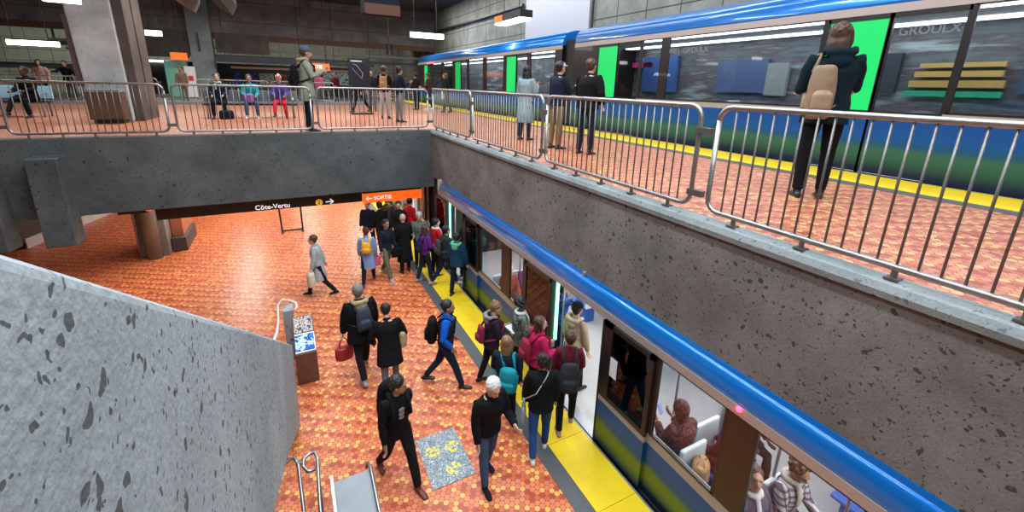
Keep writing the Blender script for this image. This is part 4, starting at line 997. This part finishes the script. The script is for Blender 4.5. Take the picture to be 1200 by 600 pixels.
handbag(p['T'](.42, .03, .27), cloth('cream_tan', (.45, .34, .2)), 'cream and tan shoulder bag on the person in grey leggings', (.30, .16, .3), R(80), .1)
p = person(.32, 11.05, 0, R(80), 1.66, 'person in pale grey coat walking left past the easel', hair=('short', 'brown'), top=('coat', LGREY), bot=BLK2, shoes=DNAVY, legs='walk', arms=('back', 'hang'), lean=.08, hem=.12)
handbag(p['hand'][-1]+Vector((0, 0, .12)), cloth('white_plastic', (.6, .55, .45)), 'white shopping bag carried by the person in the pale grey coat', (.36, .2, .36), R(90), .08)
p = person(1.55, 11.25, 0, R(-15), 1.62, 'person in light blue coat with yellow backpack walking away', skin='tan', hair=('bun', 'brown'), top=('coat', LILAC), bot=BLK2, shoes=SBLK, legs='walk', arms=('hang', 'hang'), hem=.1)
backpack(p, YELB, 'small yellow backpack on the light blue coat', (.26, .14, .34), .30)
handbag(p['hand'][1]+Vector((0, 0, .1)), PINK, 'pink bag beside the light blue coat', (.22, .12, .26), 0, .08)
p = person(2.08, 11.4, 0, R(205), 1.76, 'dark-haired person in navy sweater and olive trousers', skin='tan', hair=('short', 'black'), top=('sweater', DNAVY), bot=cloth('olive_trouser', (.12, .125, .085)), shoes=SGRY, legs='walk', arms=('hang', 'hang'))
handbag(p['hand'][-1]+Vector((0, 0, .2)), BLK, 'black bag at the side of the navy sweater wearer', (.36, .14, .26), R(20), .08)
p = person(2.62, 11.55, 0, R(10), 1.74, 'bald person in long black coat standing with back turned', hair=('bald', None), top=('coat', BLK), bot=BLK2, shoes=SBLK, legs='stand', arms=('hang', 'hang'), hem=.28)
p = person(2.98, 10.75, 0, R(-70), 1.62, 'person in purple jacket and jeans waiting to board', hair=('bob', 'brown'), top=('jacket', PURP), bot=DJEAN, shoes=SGRY, legs='small', arms=('hold', 'hold'))
backpack(p, NAVY, 'small navy backpack on the purple jacket', (.26, .13, .34), .22)
p = person(3.12, 11.75, 0, R(165), 1.7, 'person in grey knitted hat and grey-green jacket at the far platform edge', hair=('short', 'grey'), top=('jacket', cloth('grey_green', (.11, .14, .125))), bot=BLK2, shoes=SBLK, arms=('hold', 'hang'), hat=('beanie', cloth('pale_knit', (.42, .42, .42))))
p = person(3.36, 11.0, 0, R(-80), 1.68, 'person in red jacket with white scarf boarding the far door', hair=('short', 'black'), top=('jacket', RED), bot=BLK2, shoes=SBLK, scarf=WHITEC, arms=('hold', 'hang'))
p = person(3.42, 10.3, 0, R(-85), 1.72, 'person in dark grey jacket boarding the far door', hair=('short', 'black'), top=('jacket', cloth('charcoal', (.03, .04, .045))), bot=DJEAN, shoes=SGRY, legs='walk', arms=('hang', 'hang'))
backpack(p, cloth('charcoal_bag', (.05, .06, .06)), 'charcoal backpack on the person boarding the far door', (.28, .15, .42), .28)
p = person(4.05, 10.5, 0, R(-80), 1.7, 'brown-haired person already inside the far door', hair=('short', 'light'), top=('jacket', BLK2), bot=BLK2, shoes=SBLK)
p = person(3.5, 9.62, 0, R(-50), 1.68, 'person in dark blue jacket with green trim beside the far door leaf', hair=('short', 'black'), top=('puffer', cloth('ink_blue', (.01, .05, .11))), bot=DNAVY, shoes=SBLK, legs='lift', hood=cloth('mint', (.1, .5, .3)))
for (x_, y_, ya, c_, b_, h_, lb) in ((1.98, 13.6, 150, DNAVY, DJEAN, 'black', 'dark-clothed person farthest left under the exit sign'), (2.3, 13.3, 20, BLK, BLK2, 'black', 'black-coated person under the exit sign beside the yellow line'),
                                 (2.62, 13.9, -10, cloth('moss', (.07, .08, .05)), BLK2, 'brown', 'moss green jacket under the middle of the exit sign'), (2.85, 13.2, 170, BLK2, DJEAN, 'black', 'dark jacket and jeans under the right half of the exit sign'),
                                 (3.25, 13.4, -60, RED, BLK2, 'black', 'red coat at the far edge beyond the exit sign'), (3.4, 14.4, -80, GREY, BLK, 'brown', 'grey coat farthest along the train')):
    person(x_, y_, 0, R(ya), 1.7, 'person in '+lb if not lb.startswith(('dark-clothed', 'black-coated')) else lb, hair=('short', h_), top=('jacket', c_), bot=b_, shoes=SBLK, legs='small', det=0)
# the crowd at the near door
p = person(2.86, 6.1, 0, R(-95), 1.64, 'person with fair bun and fur-hooded dark jacket holding white paper', hair=('bun', 'light'), top=('puffer', cloth('aubergine', (.022, .016, .028))), bot=BLK2, shoes=SBLK, arms=('hold', 'hold'), hood=cloth('grey_fur', (.2, .2, .2), .95, .5), head=(R(-10), -.3), legs='small')
backpack(p, cloth('rose', (.2, .02, .06)), 'dark pink backpack on the fur-hooded dark jacket', (.24, .13, .34), .22)
hp = (p['hand'][1]+p['hand'][-1])/2
o = obj('paper_sheet', G().box((-.15, -.11, -.004), (.15, .11, .004)), plain('paper_white', (.8, .8, .8), .6)); o.location = hp+Vector((.03, -.04, .03)); o.rotation_euler = (.3, .2, .4); tag(o, 'sheets of white paper held by the person with the fair bun', 'paper')
p = person(2.62, 5.05, 0, R(-40), 1.62, 'person with long light brown hair and dark blue coat beside the yellow line', hair=('long', 'light'), top=('jacket', DNAVY), bot=BLK2, shoes=SBLK, legs='small', hem=.12, arms=('hang', 'hold'))
backpack(p, TEAL, 'teal backpack on the person with long light brown hair', (.30, .22, .42), .22, sx=.10)
p = person(3.33, 5.95, 0, R(-100), 1.68, 'person with curly black hair and mottled green jacket queuing at the near door', skin='dark', hair=('curly', 'black'), top=('puffer', blotch('camo', [(.03, .05, .035), (.12, .15, .12), (.04, .035, .05), (.18, .2, .18)], 9)), bot=BLK2, shoes=SBLK, scarf=WHITEC, arms=('hold', 'hang'))
p = person(3.33, 5.3, 0, R(-95), 1.64, 'brown-haired person in magenta jacket queuing at the near door', hair=('bob', 'brown'), top=('puffer', MAG), bot=BLK2, shoes=SBLK, arms=('hold', 'hold'), head=(R(-20), 0))
backpack(p, cloth('crimson', (.28, .02, .05)), 'crimson backpack on the magenta jacket', (.28, .15, .38), .26)
p = person(4.08, 5.3, 0, R(-75), 1.74, 'person in tan hooded jacket and black hat stepping into the near door', hair=('short', 'black'), top=('jacket', cloth('beige', (.36, .29, .20))), bot=BLK2, shoes=SBLK, hood=cloth('beige_hood', (.42, .34, .24)), hat=('beanie', BLK), legs='small')
p = person(3.5, 4.62, 0, R(-30), 1.72, 'person in maroon sweater seen from behind at the near door', hair=('short', 'brown'), skin='tan', top=('hoodie', MAR), bot=BLK, shoes=cloth('dusty_pink', (.35, .22, .24)), legs='small', arms=('hold', 'hang'), girth=.98)
backpack(p, cloth('graphite', (.03, .035, .04)), 'graphite backpack hanging low on the maroon sweater', (.30, .18, .50), .18)
p = person(2.85, 4.36, 0, R(-25), 1.66, 'person in black jacket, blue jeans and white trainers beside the yellow line', skin='tan', hair=('bun', 'black'), top=('puffer', BLK), bot=BJEAN, shoes=SWHT, legs='small', arms=('hang', 'hang'), lean=.06)
handbag(p['T'](.1, .02, -.26), cloth('silver_grey', (.3, .32, .34)), 'small grey handbag at the hip of the person in white trainers', (.18, .08, .26), R(60), .12)
obj('bag_strap', G().tube([p['W'].inverted() @ q for q in (p['T'](.10, .0, -.24), p['T'](.3, -.17, -.1), p['T'](.54, -.1, .06), p['T'](.56, 0, .1), p['T'](.5, .13, .07), p['T'](.3, .17, -.1), p['T'](.12, .05, -.22))], .008, 6), cloth('strap_grey', (.4, .4, .38)), p['o'])
# inside the lower train
person(4.32, 6.1, 0, R(-110), 1.7, 'person in blue patterned jacket standing inside the near door', hair=('short', 'black'), skin='tan', top=('jacket', blotch('blue_pattern', [(.01, .04, .25), (.03, .12, .55), (.01, .02, .08)], 10)), bot=DJEAN, shoes=SBLK, arms=('pole', 'hang'))
SEAT = lambda x, y, ya, H, lb, **k: person(x, y, 0, R(ya), H, lb, legs='sit', **k)
SEAT(5.85, 5.2, 90, 1.7, 'dark-clothed person seated across the aisle opposite the near door', hair=('short', 'black'), top=('jacket', BLK), bot=BLK, shoes=SBLK, arms=('lap', 'lap'))
p = SEAT(4.22, 3.02, -5, 1.72, 'person in maroon patterned headscarf looking at a phone by the train window', skin='tan', hair=('bald', None), top=('coat', blotch('maroon_pattern', [(.05, .01, .015), (.13, .03, .035), (.07, .015, .02)], 20)), bot=MAR, shoes=SBLK, arms=('phone', 'phone'), hat=('hijab', blotch('maroon_scarf', [(.05, .012, .015), (.14, .04, .04)], 24)), head=(0, -.3))
o = obj('phone', G().box((-.038, -.006, -.075), (.038, .006, .075)), plain('phone_lilac', (.25, .3, .6), .3, emit=.4), bevel=.006); o.location = (p['hand'][1]+p['hand'][-1])/2+Vector((0, .02, .03)); o.rotation_euler = (-.5, 0, .2); tag(o, 'phone with lilac case held by the person in the headscarf', 'phone')
SEAT(5.35, 2.95, 170, 1.7, 'person in dark maroon coat seated on the aisle side by the indicator lamp', hair=('short', 'black'), skin='dark', top=('coat', cloth('wine', (.08, .012, .025))), bot=BLK2, shoes=SBLK, arms=('lap', 'lap'))
p = SEAT(4.70, 2.62, -2, 1.62, 'person in dark red coat with back to the pillar between the windows', hair=('short', 'black'), skin='dark', top=('coat', MAR), bot=BLK2, shoes=SBLK, arms=('lap', 'lap'), det=1)
handbag((4.12, 2.62, .95), plain('tan_leather', (.42, .22, .09), .4, var=.3, scale=8), 'puffy tan leather bag behind the train window', (.34, .22, .26), R(30), .05)
SEAT(4.14, 1.98, 175, 1.68, 'fair-skinned person with brown bun looking up through the train window', hair=('bun', 'brown'), top=('puffer', cloth('mauve_grey', (.10, .09, .13))), bot=DJEAN, shoes=SBLK, arms=('lap', 'lap'), scarf=WHITEC, head=(R(-38), .42), lean=-.05)
SEAT(4.68, 1.92, 178, 1.74, 'curly-haired person in grey plaid shirt seated by the train window', skin='tan', hair=('curly', 'brown'), top=('jacket', checkered('grey_plaid', (.5, .5, .52), (.16, .14, .17), (.05, .04, .06), .035)), bot=DJEAN, shoes=SBLK, arms=('lap', 'lap'), head=(R(-10), -.35), scarf=cloth('cream_scarf', (.5, .47, .4)))
SEAT(4.2, 8.1, 180, 1.65, 'person in white pompom hat seated behind the far train window', hair=('short', 'brown'), skin='tan', top=('coat', cloth('rust', (.22, .05, .03))), bot=BLK2, shoes=SBLK, arms=('lap', 'lap'), hat=('beanie', WHITEC), det=0)
SEAT(4.72, 8.15, 175, 1.7, 'person in dark purple jacket seated on the aisle behind the far train window', hair=('short', 'black'), top=('jacket', cloth('plum', (.06, .03, .12))), bot=BLK2, shoes=SBLK, arms=('lap', 'lap'), det=0)
SEAT(4.2, 6.98, 0, 1.65, 'person in brown coat with white scarf seated behind the middle train window', hair=('long', 'brown'), top=('coat', cloth('russet', (.16, .05, .03))), bot=BLK2, shoes=SBLK, arms=('lap', 'lap'), scarf=WHITEC, det=0)

# --- upper platform
U = ZU+.0
p = person(5.50, 2.80, U, R(-48), 1.93, 'long-haired person in dark teal jacket with tan backpack watching the moving train', hair=('bob', 'brown'), top=('jacket', DTEAL), bot=BLK, shoes=SBLK, legs='stand', arms=('phone', 'hold'), hem=.1, head=(R(-25), 0), hood=cloth('teal_hood', (.005, .018, .028)), lean=.02, girth=1.16)
backpack(p, TAN, 'tan and black backpack on the person in the dark teal jacket', (.27, .16, .52), .18, mat2=cloth('tan_light', (.30, .21, .14)), sx=-.13)
p = person(4.92, 6.5, U, R(-68), 1.68, 'person in black padded jacket and jeans standing third from the opening corner', hair=('short', 'brown'), top=('puffer', BLK), bot=DNAVY, shoes=SBLK, arms=('pocket', 'hold'), girth=1.15)
p = person(4.78, 7.3, U, R(-85), 1.66, 'person in blue and white cap with brown trousers', hair=('short', 'black'), top=('jacket', DNAVY), bot=KHAKI, shoes=SBLK, arms=('phone', 'hang'), hat=('cap', blotch('cap_blue', [(.02, .05, .4), (.02, .05, .4), (.7, .7, .75)], 7)), girth=1.1)
p = person(4.87, 8.75, U, R(-60), 1.63, 'person in long blue-grey coat holding a phone to the ear', skin='tan', hair=('long', 'black'), top=('coat', cloth('blue_grey', (.20, .28, .31))), bot=NAVY, shoes=SBLK, arms=('strap', 'hang'), hem=.22)
p = person(.50, 11.85, U, R(-88), 1.95, 'tall person in sage parka and blue knitted hat beside the beam railing', hair=('short', 'brown'), skin='tan', top=('coat', SAGE), bot=DNAVY, shoes=SBLK, arms=('phone', 'phone'), hood=FUR, hat=('beanie', cloth('steel_blue', (.05, .10, .15))), girth=1.08)
backpack(p, BLK, 'black backpack on the person in the sage parka', (.30, .18, .46), .24)
p = person(3.2, 13.95, U, R(-75), 1.66, 'person in navy jacket and grey trousers near the opening corner', hair=('bun', 'black'), skin='tan', top=('jacket', DNAVY), bot=cloth('stone', (.19, .17, .17)), shoes=SBLK, arms=('phone', 'pocket'))
UP = [(3.05, 15.4, -20, 1.72, 'person with tan backpack between the map stand and the navy jacket', BLK2, cloth('pale_trouser', (.45, .38, .38)), 'short', 'brown', 'stand', ('hang', 'hang')),
      (5.55, 20.6, 30, 1.66, 'person in dark jacket leftmost of the pair near the passing train', BLK2, NAVY, 'short', 'black', 'stand', ('hold', 'hang')),
      (6.1, 20.4, 60, 1.68, 'person in dark plum jacket and white shoes, right of the distant pair', cloth('plum2', (.06, .015, .025)), NAVY, 'short', 'brown', 'small', ('hold', 'hold')),
      (6.35, 18.6, 70, 1.66, 'person in black top carrying a white bag near the passing train', BLK, BLK2, 'bob', 'brown', 'small', ('hang', 'hang')),
      (2.75, 18.9, 120, 1.7, 'person standing behind the network map stand', BLK2, BLK, 'short', 'black', 'walk', ('hang', 'hang')),
      (3.35, 19.6, 170, 1.68, 'dark-clothed person just right of the network map stand', BLK2, GREY, 'short', 'black', 'stand', ('hang', 'hang')),
      (1.15, 25.9, 20, 1.7, 'person in navy coat leftmost behind the back railing', NAVY, GREY, 'short', 'black', 'stand', ('hang', 'hang')),
      (1.75, 26.3, 190, 1.66, 'person in pink jacket behind the back railing', PINK, GREY, 'short', 'brown', 'small', ('hang', 'hang')),
      (2.6, 26.6, 150, 1.66, 'person in maroon jacket rightmost behind the back railing', MAR, BLK2, 'short', 'black', 'stand', ('hang', 'hang')),
      (-9.3, 26.6, 185, 1.75, 'person in pale pink top beyond the left bench', cloth('pale_pink', (.45, .27, .24)), BLK2, 'bob', 'black', 'stand', ('hang', 'hang')),
      (-8.4, 26.4, 170, 1.75, 'person in black with one arm out beyond the left bench', BLK, BLK2, 'short', 'black', 'stand', ('reach', 'out')),
      (-4.25, 26.0, 170, 1.68, 'person in tan coat behind the gap in the back railings', TAN, KHAKI, 'short', 'black', 'stand', ('hang', 'hang'))]
for (x_, y_, ya, H_, lb, c_, b_, hs, hc_, lg, ar) in UP:
    q = person(x_, y_, U, R(ya), H_, lb, hair=(hs, hc_), skin='tan', top=('jacket', c_), bot=b_, shoes=SWHT if 'white shoes' in lb else SBLK, legs=lg, arms=ar, det=0)
    if 'tan backpack' in lb: backpack(q, cloth('camel', (.42, .25, .12)), 'camel coloured backpack near the map stand', (.26, .14, .4), .3)
    if 'white bag' in lb: handbag(q['hand'][1]+Vector((0, 0, .25)), WHITEC, 'white bag carried near the passing train', (.4, .16, .36), R(60), .06)
BY = 16.18
p = person(-1.78, BY, U, R(178), 1.68, 'person in navy coat with pale scarf seated at the left end of the long bench', hair=('short', 'brown'), top=('coat', NAVY), bot=BLK2, shoes=SBLK, legs='sit', arms=('lap', 'lap'), scarf=cloth('pale_scarf', (.35, .42, .4)), det=0)
o = handbag((-1.62, 15.72, U+.33), DNAVY, 'small navy bag on the floor before the long bench', (.4, .2, .26), 0, .06, handles=False)
p = person(-.95, BY, U, R(182), 1.66, 'person in teal and black jacket seated in the middle of the long bench', hair=('short', 'black'), skin='tan', top=('jacket', cloth('turquoise', (.01, .28, .32))), bot=JEAN, shoes=SWHT, legs='sit', arms=('lap', 'lap'), det=0)
handbag((-1.0, 15.9, U+.78), blotch('purple_cloth', [(.12, .06, .35), (.35, .08, .25), (.1, .1, .4)], 8), 'round purple bag on the lap in the middle of the long bench', (.3, .24, .26), 0, .02, handles=False)
p = person(-.12, BY, U, R(175), 1.66, 'person in violet jacket and red trousers seated at the right end of the long bench', hair=('short', 'black'), skin='tan', top=('jacket', cloth('violet', (.08, .05, .3))), bot=cloth('bright_red', (.6, .015, .04)), shoes=SBLK, legs='cross', arms=('lap', 'lap'), hat=('pompom', blotch('red_white_knit', [(.4, .02, .03), (.6, .6, .6), (.4, .02, .03)], 12)), det=0)
person(-6.35, 17.25, U, R(160), 1.7, 'person in black seated at the left bench with legs stretched out', hair=('short', 'black'), skin='dark', top=('coat', BLK), bot=BLK2, shoes=SBLK, legs='cross', arms=('lap', 'lap'), det=0)

# ------------------------------------------------------------------ bake the remeshed pieces
dg = bpy.context.evaluated_depsgraph_get(); dg.update()
new = [(o, bpy.data.meshes.new_from_object(o.evaluated_get(dg)), fold) for o, fold in BAKE]
for o, me, fold in new:
    o.modifiers.clear(); old = o.data; me.name = old.name; o.data = me; bpy.data.meshes.remove(old)
    if fold:
        nrm = [v.normal.copy() for v in me.vertices]
        for v, n_ in zip(me.vertices, nrm):
            c = v.co
            f = noise.noise(Vector((c.x*9, c.y*9, c.z*5)))+.5*noise.noise(Vector((c.x*22+5, c.y*22, c.z*13)))
            v.co = c+n_*f*fold
    if '_k' in o: del o['_k']

# ------------------------------------------------------------------ put the two storeys at their distances
bpy.context.view_layer.update()
for o in list(COL.objects):
    if o.parent is not None or o.type == 'CAMERA' or o.name.startswith('hall_light'): continue
    pts = [o.matrix_world @ Vector(c) for c in o.bound_box] if o.type == 'MESH' else [o.matrix_world.translation]
    zc = (min(p.z for p in pts)+max(p.z for p in pts))/2; yc = (min(p.y for p in pts)+max(p.y for p in pts))/2
    low = zc < 2.1 or o.name.startswith(('platform_light',)) or 'stair parapet' in o.get('label', '')
    k = S_LOW if low else S_UP
    o.matrix_world = Matrix.Translation(CAM) @ Matrix.Scale(k, 4) @ Matrix.Translation(-CAM) @ o.matrix_world

GROUPS = {'hanging_lamp': 'white tube lamps hanging in the hall', 'hanging_sign': 'black sign bars at the back of the hall', 'backpack': 'backpacks worn by travellers',
          'train_car': 'cars of the two blue trains', 'platform_bench': 'benches on the platforms', 'concrete_column': 'concrete columns of the station', 'concrete_pier': 'concrete fins hanging from the beam',
          'bag': 'bags carried by travellers', 'ceiling_rib': 'concrete ribs under the ceiling', 'gangway_bellows': 'gangways between train cars'}
for o in COL.objects:
    if o.parent is None and o.get('category') and not o.get('group'):
        n_ = o.name.split('.')[0]
        if n_ == 'person': o['group'] = 'people on the upper platform' if o.location.z > 3 else ('passengers inside the lower train' if o.location.x > 3.72 else 'travellers on the lower platform')
        elif n_ in GROUPS: o['group'] = GROUPS[n_]
